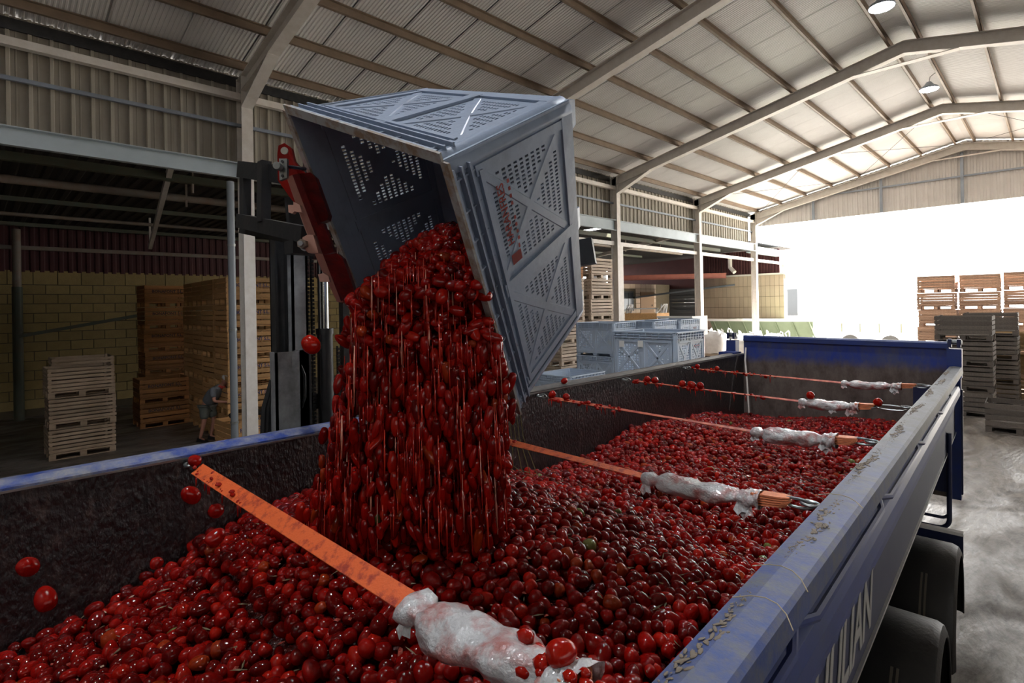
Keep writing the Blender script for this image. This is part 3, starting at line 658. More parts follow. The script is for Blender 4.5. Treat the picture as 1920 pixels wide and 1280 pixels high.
# the tilted bin on the forklift: corners of a slightly racked box (rim A B C D, base F E G Hh)
cA, cB, cC, cD = Vector((-2.379, 1.008, .873)), Vector((-1.438, 1.129, .485)), Vector((-1.794, 1.813, -.492)), Vector((-2.777, 1.65, -.119))
cE, cF, cG, cH = Vector((-1.371, 1.713, .816)), Vector((-2.258, 1.646, 1.096)), Vector((-1.801, 2.323, -.056)), Vector((-2.719, 2.225, .24))
def tilt_fn(x, y, z):
    a, b, c = x / 1.0, y / 1.2, 1 - z / .7
    p = (cB * (1 - a) + cA * a) * (1 - b) + (cC * (1 - a) + cD * a) * b
    q = (cE * (1 - a) + cF * a) * (1 - b) + (cG * (1 - a) + cH * a) * b
    return EYE + p * (1 - c) + q * c
bo = tilt_fn(.5, .6, 0)
tb = empty('plastic_bin', bo, 'large grey-blue slotted plastic bin tipped over by the forklift, pouring tomatoes', 'bin')
lg = MB(); lg.v = [(a * .78, b * .9, c + math.copysign(.004, c)) for a, b, c in LG.v]; lg.f = LG.f; lg.m = LG.m
make_bin('plastic_bin', tb, tilt_fn, bo, logo=lg, logos=(0,))
# upright bins behind
BZ = .87
def flat_fn(sz): return lambda x, y, z: (x - .5, y - .6, .07 + z * sz)
rb = empty('plastic_bin', (0, 0, 0)); lg2 = MB(); lg2.v = [(a * .42, b * .6 - .0, c) for a, b, c in LG.v]; lg2.f = LG.f; lg2.m = LG.m
bin_ch = make_bin('plastic_bin', rb, flat_fn(1.11), (0, 0, 0), fine=False, pm='bin_blue', logo=lg2, logos=(1, 2)); used = [False]
def put_bin(x, y, z, label, group, rz_=0):
    if not used[0]: r = rb; r.location = (x, y, z); r.rotation_euler = (0, 0, rz_); used[0] = True
    else: r = copy_tree((rb, bin_ch), (x, y, z), rz_)
    tag(r, label, 'bin', group); return r
GB = 'blue plastic bins standing beyond the trailer'
BIN_PAL = True
for k in range(3):
    put_bin(-4.95, 8.55, k * .862 - .002 + .141, 'grey-blue bin in the nearest upright stack beside the trailer, ' + ORD[2 - k], GB, PI / 2)
mbp = {}
def pallet(x, y, label, m_='pale_wood'):
    t = empty('pallet', (x, y, 0), label, 'pallet', 'pallets under stacks')
    for q in range(6): mb = MB(); mb.box(-.5 + q * .18, -.4 + q * .18, -.6, .6, .118, .14); mb.build('deck_board', M[m_], t)
    for q in (-.5, -.05, .4): mb = MB(); mb.box(q, q + .1, -.6, .6, 0, .118); mb.build('runner', M[m_], t)
for q, (x, y, nm) in enumerate(((-8.5, 12.0, 'left rear stack'), (-8.0, 13.35, 'middle rear stack'), (-7.95, 14.65, 'far rear stack'))):
    pallet(x, y, 'pale wooden pallet under the %s of blue bins' % nm)
    for k in range(3): put_bin(x, y, .139 + k * .862, 'blue bin in the %s behind the near bin, %s' % (nm, ORD[2 - k]), GB, PI / 2 if q == 0 else 0)
for k in range(3): put_bin(-7.6, 9.35, k * .862 - .002, 'shaded blue bin tucked behind the tilted bin, ' + ORD[2 - k], GB) if k < 2 else None
mb = MB(); mb.box(0, .1, -.004, .0, 0, .11)
for x, z in ((-5.40, 2.45), (-5.03, 2.46)):
    tag(mb.build('paper_label', M['label_white'], label=None), 'small white paper label on the near blue bin, %s' % ('left one' if x < -5.2 else 'right one beside the centre rib'), 'label').location = (x, 8.02, z)

pallet(-17.2, 2.0, 'worn pallet under the crates behind the low left stack', 'weathered_wood')
pallet(-4.95, 8.55, 'pallet under the nearest upright blue bins')
# ------------------------------------------------------------------ TRAILER (local frame: x across, y along, z over the eye level)
TR = Matrix(((0.998764, -0.048516, 0.010773), (0.048382, 0.998752, 0.012381), (-0.011361, -0.011845, 0.999865)))
TBASE = Vector((-1.72, 4.0, -3.17))
def T(x, y, z): return EYE + TR @ Vector((x, y, z))
trl = empty('tipper_trailer', EYE + TR @ TBASE, 'long blue tipper trailer heaped with tomatoes, its inner walls dark and scraped', 'trailer')
trl.rotation_euler = TR.to_euler()
XL, XRR = -2.92, -.52
YR0, YR1 = -2.4, 8.37
M['inner_wall'] = mat('inner_wall', (.010, .008, .009), .45, 0, c2=(.13, .09, .078), sc=13, amt=.85, sharp=(.53, .80), bump=.9, bsc=55, coat=.35, stretch=(1, 1, .5))
M['rail_blue'] = mat('rail_blue', (.02, .05, .30), .4, 0, c2=(.30, .31, .33), sc=9, amt=.85, sharp=(.42, .62), bump=.15)
M['rail_worn'] = mat('rail_worn', (.075, .12, .27), .36, 0, c2=(.22, .20, .18), sc=4, amt=.8, sharp=(.5, .7), bump=.2, bsc=16, stretch=(2, .6, 2), detail=9)
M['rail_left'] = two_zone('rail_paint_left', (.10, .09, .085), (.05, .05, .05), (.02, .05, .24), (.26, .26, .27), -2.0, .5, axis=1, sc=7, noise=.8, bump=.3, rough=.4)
M['rail_right'] = two_zone('rail_paint_right', (.115, .12, .135), (.07, .065, .06), (.022, .055, .22), (.11, .115, .13), -1.2, 1.4, axis=1, sc=6, noise=1.2, bump=.35, rough=.55)  # blue fades to grey far off: reflection glare put into colour, besides wear
M['rail_face'] = mat('rail_face', (.05, .065, .11), .45, 0, c2=(.02, .02, .025), sc=10, amt=.7, stretch=(1, 2, .2))
M['tailgate'] = two_zone('tailgate_paint', (.010, .035, .24), (.07, .08, .13), (.14, .115, .10), (.05, .036, .03), 2.40, .06, sc=4, noise=.3, bump=.3, stretch=(1, 1, .5))
o_ = TBASE
def TB(nm, mb, mt, smooth=False, **k): return mb.build(nm, mt, trl, smooth, off=o_, **k)
mb = MB(); mb.box(XL - .02, XL, YR0, YR1, -2.25, -.72); TB('side_board', mb, M['inner_wall'])
mb = MB(); mb.box(XL - .09, XL - .03, YR0, YR1, -2.25, -.80); TB('side_board', mb, M['deep_blue'])
mb = MB(); prof = [(XL - .11, -.86), (XL - .11, -.70), (XL - .095, -.69), (XL - .05, -.69), (XL - .02, -.705), (XL + .002, -.71), (XL + .002, -.718), (XL - .03, -.86)]
N = 24
for q in range(N):
    y0, y1 = YR0 + (YR1 - YR0) * q / N, YR0 + (YR1 - YR0) * (q + 1) / N
    mb.prism(prof, lambda a, b, t: (a, t, b), y0, y1)
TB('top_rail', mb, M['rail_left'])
mb = MB(); mb.bar((XL + .004, YR0, -.724), (XL + .004, YR1, -.724), .008, .009); TB('weld_strip', mb, M['steel_trim'])
for k in range(9):
    y = -1.6 + k * 1.2; mb = MB(); mb.box(XL - .17, XL - .09, y - .04, y + .04, -2.2, -.86); TB('side_post', mb, M['deep_blue'])
# right side
mb = MB(); mb.box(XRR - .015, XRR, YR0, YR1, -1.5, -.80); TB('side_board', mb, M['inner_wall'])
mb = MB(); mb.hexa([(XRR - .25, YR0, -2.25), (XRR - .24, YR0, -2.25), (XRR - .24, YR1, -2.25), (XRR - .25, YR1, -2.25), (XRR - .015, YR0, -1.49), (XRR, YR0, -1.49), (XRR, YR1, -1.49), (XRR - .015, YR1, -1.49)]); TB('lower_board', mb, M['black'])
mb = MB(); prof = [(XRR, -.90), (XRR, -.74), (XRR + .01, -.725), (XRR + .055, -.718), (XRR + .118, -.724), (XRR + .13, -.736), (XRR + .135, -.795), (XRR + .09, -.815), (XRR + .02, -.90)]
N = 40
for q in range(N):
    y0, y1 = YR0 + (YR1 - YR0 - .1) * q / N, YR0 + (YR1 - YR0 - .1) * (q + 1) / N
    j = [(a + random.uniform(-.0015, .0015), b + random.uniform(-.001, .001)) for a, b in prof]
    mb.prism(prof, lambda a, b, t: (a, t, b), y0, y1)
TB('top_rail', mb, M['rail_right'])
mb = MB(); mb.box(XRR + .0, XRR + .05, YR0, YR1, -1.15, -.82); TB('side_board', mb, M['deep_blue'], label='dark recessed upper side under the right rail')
segs = [YR0 + i * 1.35 for i in range(9)]
for a, b in zip(segs[:-1], segs[1:]):
    if b > YR1: break
    mb = MB(); mb.tube([(XRR + .075, a, -.885), (XRR + .105, a + .12, -.905), (XRR + .105, b - .12, -.905), (XRR + .075, b, -.885)], .014, 8); TB('tarp_bar', mb, M['trailer_blue'], True)
mb = MB(); prof = [(XRR + .05, -1.26), (XRR + .05, -.93), (XRR + .09, -.95), (XRR + .105, -.99), (XRR + .105, -1.06), (XRR + .07, -1.12)]
mb.prism(prof, lambda a, b, t: (a, t, b), YR0, YR1); TB('side_rail', mb, M['trailer_blue'])
mb = MB(); mb.box(XRR - .01, XRR + .055, YR0, YR1, -1.50, -1.12); TB('side_panel', mb, M['deep_blue'])
mb = MB(); mb.box(XRR - .01, XRR + .068, YR0, YR1, -1.515, -1.50); TB('edge_trim', mb, M['steel_trim'])
lm = text_mb('N JULIAN', .30, .006)
lmx = max(v[0] for v in lm.v); fn_ = lambda a, b, c: (XRR + .058 + c, 2.35 + a * .95 + b * .3, -1.335 + b * 1.1)
TB('lettering', MB_ if False else (lambda q: (setattr(q, 'v', [fn_(*v) for v in q.v]), q)[1])(lm), M['letter_paint'], label='white slanted block lettering along the outer side')
mb = MB(); rs = random.Random(12)                            # dried residue caked along the rail
for k in range(1300):
    y = rs.uniform(.6, 8.1); x = XRR + .048 + rs.gauss(0, .008) + .012 * math.sin(y * 4) + .006 * math.sin(y * 17); s_ = rs.uniform(.0015, .0062) * (1.2 + math.sin(y * 7)) * .7 * min(1, .45 + y * .18); a = rs.random() * 3
    mb.sphere((x, y, -.7185), s_, 6, 4, (1, rs.uniform(1.2, 4), .22), Matrix.Rotation(rs.uniform(-.6, .6), 3, 'Z'))
TB('caked_residue', mb, mat('residue', (.17, .135, .10), .85, c2=(.24, .21, .18), sc=20), 2, kind='stuff', label='brown dried residue caked along the right rail')
# bed, front board
mb = MB(); mb.box(XL - .02, XRR - .03, YR0, YR1, -2.3, -2.25); mb.v = [(min(a, XRR - .25), b, c) for a, b, c in mb.v]; TB('bed_floor', mb, M['inner_wall'])
mb = MB(); mb.box(XL - .1, XRR + .1, YR0 - .06, YR0, -2.3, -.6); TB('front_board', mb, M['trailer_blue'])
# tailgate
mb = MB(); mb.box(XL, XRR + .0, YR1, YR1 + .05, -2.3, -.50); TB('tailgate', mb, M['tailgate'])
mb = MB(); mb.prism([(YR1 - .03, -.52), (YR1 - .03, -.46), (YR1 - .015, -.44), (YR1 + .07, -.44), (YR1 + .07, -.52)], lambda a, b, t: (t, a, b), XL, XRR); TB('tailgate_rail', mb, M['trailer_blue'])
for x in (XRR - .02, XL - .24):
    mb = MB(); mb.box(x, x + .14, YR1 - .06, YR1 + .09, -.86, -.52); mb.box(x + .01, x + .13, YR1 - .05, YR1 + .08, -2.3, -.86); TB('corner_post', mb, M['trailer_blue'])
    mb = MB(); mb.box(x + .01, x + .045, YR1 - .07, YR1 + .06, -.5, -.405); mb.box(x + .095, x + .13, YR1 - .07, YR1 + .06, -.5, -.405); mb.cur = 1; mb.tube([(x - .0, YR1 - .0, -.44), (x + .14, YR1 - .0, -.44)], .03, 10); TB('hinge', mb, [M['deep_blue'], M['chain_metal']])
mb = MB(); mb.box(XL - .24, XL - .02, YR1 - .35, YR1 - .06, -.80, -.68); TB('gusset', mb, M['trailer_blue'])
# rear frame, guard loop, fenders, wheels
mb = MB(); mb.box(XRR - .35, XRR + .125, YR1 - .02, YR1 + .07, -2.24, -1.0); TB('rear_panel', mb, M['deep_blue'])
mb = MB(); xg, yg_ = XRR + .075, 7.1
def arc(cx, cz, r, a0, a1, n=6): return [(cx + r * math.cos(math.radians(a0 + (a1 - a0) * i / n)), yg_, cz + r * math.sin(math.radians(a0 + (a1 - a0) * i / n))) for i in range(n + 1)]
mb.tube([(xg, yg_, -1.3)] + arc(xg - .1, -2.18, .1, 0, -90) + [(xg - .7, yg_, -2.28)], .022, 10)
mb.tube(arc(xg - .07, -2.10, .07, 0, -90) + [(xg - .7, yg_, -2.17)], .016, 8); mb.box(xg - .42, xg - .27, yg_ - .01, yg_ + .01, -2.3, -2.15)
TB('side_guard', mb, M['deep_blue'], True)
mb = MB(); mb.box(XRR - .45, XRR + .20, 6.72, 6.78, -2.42, -2.2); mb.cur = 1; mb.box(XRR - .45, XRR + .20, 6.72, 6.79, -2.2, -2.17); TB('cross_bar', mb, [M['deep_blue'], M['label_white']])
for yc in (6.05, 4.45, 3.0, 1.5):
    mb = MB(); R0 = .62; zc = -2.72; x0, x1 = XRR - .62, XRR + .20; n = 14
    prof = [(x0, 0), (x1 - .05, 0), (x1 - .015, -.015), (x1, -.05), (x1, -.075)]
    for q in range(n + 1):
        a = math.radians(-15 + 210 * q / n)
        for x, dr in prof: mb.v.append((x, yc + (R0 + dr) * math.cos(a), zc + (R0 + dr) * math.sin(a)))
    m_ = len(prof)
    for q in range(n):
        for k in range(m_ - 1): mb.f.append((q * m_ + k, q * m_ + k + 1, (q + 1) * m_ + k + 1, (q + 1) * m_ + k)); mb.m.append(0)
    f_ = TB('fender', mb, M['rubber'], True); md = f_.modifiers.new('thickness', 'SOLIDIFY'); md.thickness = .012
    for xx in (XRR - .33, XRR - .0):
        mb = MB()
        for q in range(4):
            a0, a1 = math.radians(128 + q * 9), math.radians(137 + q * 9)
            for dx in (-.022, .008):
                mb.hexa([(xx + dx, yc + (R0 - 0) * math.cos(a0) * -1 * -1, zc + R0 * math.sin(a0)), (xx + dx + .014, yc + R0 * math.cos(a0), zc + R0 * math.sin(a0)), (xx + dx + .014, yc + R0 * math.cos(a1), zc + R0 * math.sin(a1)), (xx + dx, yc + R0 * math.cos(a1), zc + R0 * math.sin(a1)),
                         (xx + dx, yc + (R0 + .015) * math.cos(a0), zc + (R0 + .015) * math.sin(a0)), (xx + dx + .014, yc + (R0 + .015) * math.cos(a0), zc + (R0 + .015) * math.sin(a0)), (xx + dx + .014, yc + (R0 + .015) * math.cos(a1), zc + (R0 + .015) * math.sin(a1)), (xx + dx, yc + (R0 + .015) * math.cos(a1), zc + (R0 + .015) * math.sin(a1))])
        mb.build('fender_bracket', mat('bracket_brown', (.10, .085, .065), .6) if 'bracket_brown' not in bpy.data.materials else bpy.data.materials['bracket_brown'], f_, off=o_)
    for xs in (XRR - .12, XL + .12):
        mb = MB(); R1 = .5; zc = -3.17 + R1; s = 1 if xs > -1.7 else -1
        prof = [(-.14, .30), (-.16, .46), (-.12, .5), (.12, .5), (.16, .46), (.15, .32), (.04, .28), (.03, .12), (.08, .1), (.08, 0.001)]
        n = 28
        for q in range(n):
            a = 2 * PI * q / n
            for x, r in prof: mb.v.append((xs + s * x, yc + r * math.cos(a), zc + r * math.sin(a)))
        m_ = len(prof)
        for q in range(n):
            for k in range(m_ - 1): mb.f.append((q * m_ + k, q * m_ + k + 1, ((q + 1) % n) * m_ + k + 1, ((q + 1) % n) * m_ + k)); mb.m.append(0 if k < 5 else 1)
        TB('wheel', mb, [M['rubber'], M['steel_trim']], True)
for x in (-2.2, -1.25):
    mb = MB(); mb.box(x, x + .12, YR0, YR1 - .1, -2.62, -2.3); TB('chassis_beam', mb, M['dark_metal'])
mb = MB()
for yc in (6.05, 4.45, 3.0, 1.5): mb.tube([(XL + .2, yc, -2.67), (XRR - .2, yc, -2.67)], .06, 10)
TB('axle', mb, M['dark_metal'], True)
mb = MB(); mb.box(-2.0, -1.4, -1.6, -1.5, -3.17, -2.62); TB('landing_leg', mb, M['dark_metal'])
# hanging cord in the rear left corner
mb = MB(); mb.tube([(XL + .05, YR1 - .06, -.62), (XL + .06, YR1 - .12, -.8), (XL + .10, YR1 - .16, -1.1), (XL + .14, YR1 - .2, -1.55)], .012, 6)
mb.v = [tuple(T(*v)) for v in mb.v]; c0 = T(XL + .06, YR1 - .12, -1.55); tag(mb.build('hanging_rope', M['cream_steel'], smooth=True, off=c0), 'pale rope hanging in the rear left corner of the trailer', 'rope').location = c0

# ------------------------------------------------------------------ TOMATOES
def heap(x, y):
    """height of the load (trailer frame)"""
    b = -1.34 + .05 * math.sin(x * 2.1 + y * 1.3) + .03 * math.sin(y * 3.1 - x * 1.7)
    if y > 5.5: b -= .075 * (y - 5.5)
    if y < .9: b += -.04
    d = math.hypot((x + 2.15) / 1.15, (y - 1.85) / 1.0)
    b += .47 * math.exp(-(d / .95) ** 2)
    d2 = math.hypot(x + 1.2, y - 1.2); b += .05 * math.exp(-(d2 / .6) ** 2)
    return b
mb = MB(); nx, ny = 24, 90
for j in range(ny + 1):
    for i in range(nx + 1):
        x = XL + (XRR - .04 - XL) * i / nx; y = YR0 + (YR1 - YR0) * j / ny; mb.v.append(tuple(T(x, y, heap(x, y) - .045)))
for j in range(ny):
    for i in range(nx): a = j * (nx + 1) + i; mb.f.append((a, a + 1, a + nx + 2, a + nx + 1)); mb.m.append(0)
jc = T(-1.7, 3, -1.4)
tag(mb.build('crushed_tomatoes', mat('crushed_bed', (.06, .006, .005), .2, 0, c2=(.14, .02, .012), sc=30, coat=.6, bump=.8, bsc=50), smooth=True, off=jc, kind='stuff'), 'dark crushed tomato pulp between the tomatoes of the load', 'pulp').location = jc

def tomato_base(nu, nv, var):
    V = []; rs = np.random.RandomState(var)
    e = [1.12, 1.28, 1.0, 1.18, .95, 1.35][var]; lob = [0, .02, .05, .03, .07, 0][var]; nl = 5
    for i in range(nv + 1):
        th = PI * i / nv
        for j in range(nu):
            ph = 2 * PI * j / nu; r = 1 + lob * math.cos(nl * ph) * math.sin(th) + .03 * math.sin(3 * ph + var)
            z = math.cos(th); rr = math.sin(th) * (1 + .09 * z * (1 if var % 2 else -1))
            if z > .8: z -= (z - .8) * .9
            V.append((rr * math.cos(ph) * r, rr * math.sin(ph) * r, z * e))
    F = []
    for i in range(nv):
        for j in range(nu): F.append((i * nu + j, (i + 1) * nu + j, (i + 1) * nu + (j + 1) % nu, i * nu + (j + 1) % nu))
    return np.array(V), np.array(F)
def rot_mats(n, upright=False, dirs=None):
    a = np.random.rand(n) * 2 * PI; b = (np.arccos(1 - 2 * np.random.rand(n)) if not upright else np.random.randn(n) * .25); c = np.random.rand(n) * 2 * PI
    def rzm(t): z = np.zeros_like(t); o = z + 1; return np.stack([np.cos(t), -np.sin(t), z, np.sin(t), np.cos(t), z, z, z, o], 1).reshape(-1, 3, 3)
    def rxm(t): z = np.zeros_like(t); o = z + 1; return np.stack([o, z, z, z, np.cos(t), -np.sin(t), z, np.sin(t), np.cos(t)], 1).reshape(-1, 3, 3)
    return rzm(a) @ rxm(b) @ rzm(c)
def mass(name, P, Rr, rad, stretch, mi, nu, nv, off):
    VV = []; FF_ = []; MI = []; k = 0
    for var in range(6):
        idx = np.where(np.arange(len(P)) % 6 == var)[0]
        if not len(idx): continue
        V, F = tomato_base(nu, nv, var); V = V * np.array([1, 1, 1.0])
        vv = V[None] * rad[idx][:, None, None] * np.stack([np.ones(len(idx)), np.ones(len(idx)), stretch[idx]], 1)[:, None, :]
        vv = np.einsum('nij,nvj->nvi', Rr[idx], vv) + P[idx][:, None, :] - np.array(off)
        ff = F[None] + (k + np.arange(len(idx)) * len(V))[:, None, None]
        VV.append(vv.reshape(-1, 3)); FF_.append(ff.reshape(-1, 4)); MI.append(np.repeat(mi[idx], len(F))); k += len(idx) * len(V)
    V = np.concatenate(VV); F = np.concatenate(FF_); MI = np.concatenate(MI)
    me = bpy.data.meshes.new(name); me.vertices.add(len(V)); me.vertices.foreach_set('co', V.astype(np.float32).ravel())
    me.loops.add(F.size); me.loops.foreach_set('vertex_index', F.astype(np.int32).ravel())
    me.polygons.add(len(F)); me.polygons.foreach_set('loop_start', np.arange(0, F.size, 4, dtype=np.int32))
    try: me.polygons.foreach_set('loop_total', np.full(len(F), 4, dtype=np.int32))
    except Exception: pass
    for m in TM: me.materials.append(m)
    me.update(calc_edges=True); me.polygons.foreach_set('material_index', MI.astype(np.int32)); me.polygons.foreach_set('use_smooth', np.ones(len(F), bool)); me.update()
    o = bpy.data.objects.new(name, me); COL.objects.link(o); o.location = off; return o
mb = MB(); rs = random.Random(3)
for k in range(2600):
    y = .1 + 8.1 * rs.random() ** 1.3; x = rs.uniform(XL + .05, XRR - .06); p = T(x, y, heap(x, y) + rs.uniform(.006, .024)); s_ = rs.uniform(.004, .012); mb.cur = rs.choice([0, 0, 1, 1, 2])
    a = rs.random() * 6.28; u_ = Vector((math.cos(a), math.sin(a), rs.uniform(-.4, .4))) * s_ * (2.6 if mb.cur == 1 else 1.3); v_ = Vector((-math.sin(a), math.cos(a), rs.uniform(-.4, .4))) * s_ * (.35 if mb.cur == 1 else .9)
    mb.add([p - u_, p - v_, p + u_, p + v_, p + Vector((0, 0, s_ * .4))], [(0, 1, 4), (1, 2, 4), (2, 3, 4), (3, 0, 4), (3, 2, 1, 0)])
tag(mb.build('crushed_skins', [mat('skin_scrap', (.30, .05, .035), .12, coat=.8), mat('dry_stalk', (.20, .15, .08), .7), mat('pale_pulp', (.45, .26, .19), .15, coat=.6)], off=jc, kind='stuff'), 'scraps of crushed skin, seeds and stalk lying on the tomatoes', 'scraps').location = jc
# single-tomato meshes for the individual ones
TMESH = []
for var in range(6):
    V, F = tomato_base(16, 11, var)
    row = []
    for mi in range(6):
        mb = MB(); mb.v = [tuple(v) for v in V]; mb.f = [tuple(int(a) for a in f) for f in F]; mb.m = [0] * len(F)
        row.append(mb.mesh('tomato', TM[mi], 2))
    TMESH.append(row)
def one_tomato(p, r, R3, st, var, mi, label, group=None, name='tomato'):
    o = bpy.data.objects.new(name, TMESH[var][mi]); COL.objects.link(o)
    o.matrix_world = Matrix.Translation(p) @ Matrix(R3.tolist() if hasattr(R3, 'tolist') else R3).to_4x4() @ Matrix.Diagonal((r, r, r * st, 1))
    return tag(o, label, 'tomato', group)
# load: jittered hexagonal layers
pts = []
sp = .0505
for layer, dz in ((0, 0), (1, -.03)):
    y = YR0 + .05; row = 0
    while y < YR1 - .03:
        x = XL + .03 + (row % 2) * sp / 2 + layer * sp * .4
        while x < XRR - .075:
            if y > -.1 and not (layer == 0 and random.random() < .07):
                xx, yy = x + random.uniform(-.014, .014), y + random.uniform(-.014, .014)
                z = heap(xx, yy) + dz + random.uniform(-.014, .014) + (random.random() < .06) * .02
                pts.append((xx, yy, z))
            x += sp * (1 if layer == 0 else 1.5)
        y += sp * .87 * (1 if layer == 0 else 1.6); row += 1
Pl = np.array(pts); TRn = np.array(TR); Pw = Pl @ TRn.T + np.array(EYE)
rel = Pw - np.array(EYE); dep = rel @ np.array(FF); uu = 960 + FPX * (rel @ np.array(RR)) / np.maximum(dep, .05); vv_ = CYP + FPX * (rel @ np.array(DD)) / np.maximum(dep, .05)
n = len(Pw); rad = np.clip(np.random.normal(.0272, .0035, n), .019, .036); st = 1 + np.random.rand(n) * .18; Rr = rot_mats(n)
mi = np.random.choice(6, n, p=[.36, .25, .27, .09, .028, .002])
top = (np.arange(n) < n)
inv = (uu > -60) & (uu < 1960) & (vv_ < 1340) & (dep > .2) & (Pl[:, 2] > np.array([heap(a, b) - .02 for a, b in Pl[:, :2]]))
score = np.where(inv, dep, 99); near = np.argsort(score)[:150]; isn = np.zeros(n, bool); isn[near] = True
for i in near: one_tomato(Pw[i], rad[i], Rr[i], st[i], i % 6, int(mi[i]), 'red ripe tomato lying in the nearest part of the load', 'tomatoes at the near end of the load')
ka = (~isn) & (dep < 3.2); kb = (~isn) & (dep >= 3.2); keep = ka | kb
o = mass('tomato_load', Pw[ka], Rr[ka], rad[ka], st[ka], mi[ka], 11, 8, tuple(T(-1.7, 2, -1.4)))
tag(o, 'nearer half of the heaped load of red tomatoes in the trailer', 'tomatoes', kind='stuff')
o = mass('tomato_load', Pw[kb], Rr[kb], rad[kb], st[kb], mi[kb], 8, 6, tuple(T(-1.7, 6, -1.4)))
tag(o, 'farther half of the heaped load of red tomatoes towards the tailgate', 'tomatoes', kind='stuff')
# falling stream
Lb = [(425, 838), (450, 800), (480, 752), (530, 690), (560, 670), (620, 662), (700, 650), (800, 628), (900, 605), (1000, 560)]
Rb = [(425, 848), (450, 862), (500, 880), (560, 902), (650, 932), (720, 950), (800, 945), (900, 945), (1000, 930)]
def pw(tab, v): return float(np.interp(v, [a for a, b in tab], [b for a, b in tab]))
sp_, sr, ss, sR, sm = [], [], [], [], []
for k in range(4600):
    v = 425 + 590 * (random.random() ** .85)
    a, b = pw(Lb, v), pw(Rb, v); q = random.random(); u = a + (b - a) * q + random.gauss(0, 8)
    if v > 650 and q < .25 and random.random() < .5: continue
    d = 2.42 + random.uniform(-.26, .14) * min(1, (v - 400) / 130)
    if v < 560: d += .12 * (1 - (v - 425) / 135) - .1 * q
    sp_.append(sight(u, v, d)); g_ = max(0, min(1, (v - 520) / 260)); sr.append(random.uniform(.019, .026) * (1 - .28 * g_)); ss.append(1 + random.random() * .3 + g_ * 1.15)
SP = np.array(sp_); n = len(SP); sr = np.array(sr); ss = np.array(ss); SR = rot_mats(n, True); hi = np.array([p[2] for p in SP]) > H - .15
SR[hi] = rot_mats(int(hi.sum())); mi = np.random.choice(6, n, p=[.24, .40, .12, .19, .048, .002])
dd = (SP - np.array(EYE)) @ np.array(FF); near = np.argsort(dd)[:150]; isn = np.zeros(n, bool); isn[near] = True
for i in near: one_tomato(SP[i], sr[i], SR[i], ss[i], i % 6, int(mi[i]), 'red tomato falling in the front of the stream under the bin', 'tomatoes falling from the bin')
o = mass('falling_tomatoes', SP[~isn], SR[~isn], sr[~isn], ss[~isn], mi[~isn], 10, 8, tuple(sight(780, 700, 2.4)))
tag(o, 'dense stream of red tomatoes pouring from the tilted bin, the part behind the front ones', 'tomatoes', kind='stuff')
# juice threads flying with the stream
mb = MB()
for k in range(1100):
    v = random.uniform(470, 960); a, b = pw(Lb, v), pw(Rb, v); u = random.uniform(a - 10, b + 6); d = 2.42 + random.uniform(-.30, .05)
    L = random.uniform(.06, .26); p = sight(u, v, d); r = random.uniform(.0015, .005); mb.cur = random.choice([0, 0, 0, 1, 1, 1, 2]); dx = (u - 790) / 300 * .12
    mb.tube([p, p + Vector((dx * L * .5, 0, -L * .5)), p + Vector((dx * L, 0, -L))], [r * .4, r, r * .3], 5)
c0 = sight(790, 720, 2.4)
tag(mb.build('juice_spray', [M['pulp'], mat('juice_red', (.5, .03, .015), .1, coat=.8), mat('pale_seed_juice', (.62, .25, .17), .15, coat=.6)], smooth=2, off=c0, kind='stuff'), 'thin threads of red juice and seeds flying down with the stream', 'juice').location = c0
I3 = rot_mats(40)
for k, (u, v, d, s, lb) in enumerate([(583, 645, 2.2, 1.15, 'lone tomato flying in front of the forklift mast'), (358, 928, 2.3, 1.1, 'tomato dropping just below the first strap hook'), (404, 957, 2.35, 1.0, 'tomato falling against the dark left wall, right of the one below the hook'),
                                     (403, 1008, 2.25, 1.1, 'tomato about to land on the edge of the heap by the left wall'), (293, 1056, 2.1, .75, 'small tomato dropping in shade near the left wall'), (86, 1122, 1.8, 1.0, 'lower of two tomatoes flying at the far left'), (52, 1062, 1.85, 1.0, 'upper of two tomatoes flying at the far left'),
                                     (940, 795, 2.5, .8, 'tomato falling right of the stream below the bin corner')]):
    one_tomato(sight(u, v, d), .031 * s, I3[k], 1.1, k % 6, 1 if k else 3, lb)

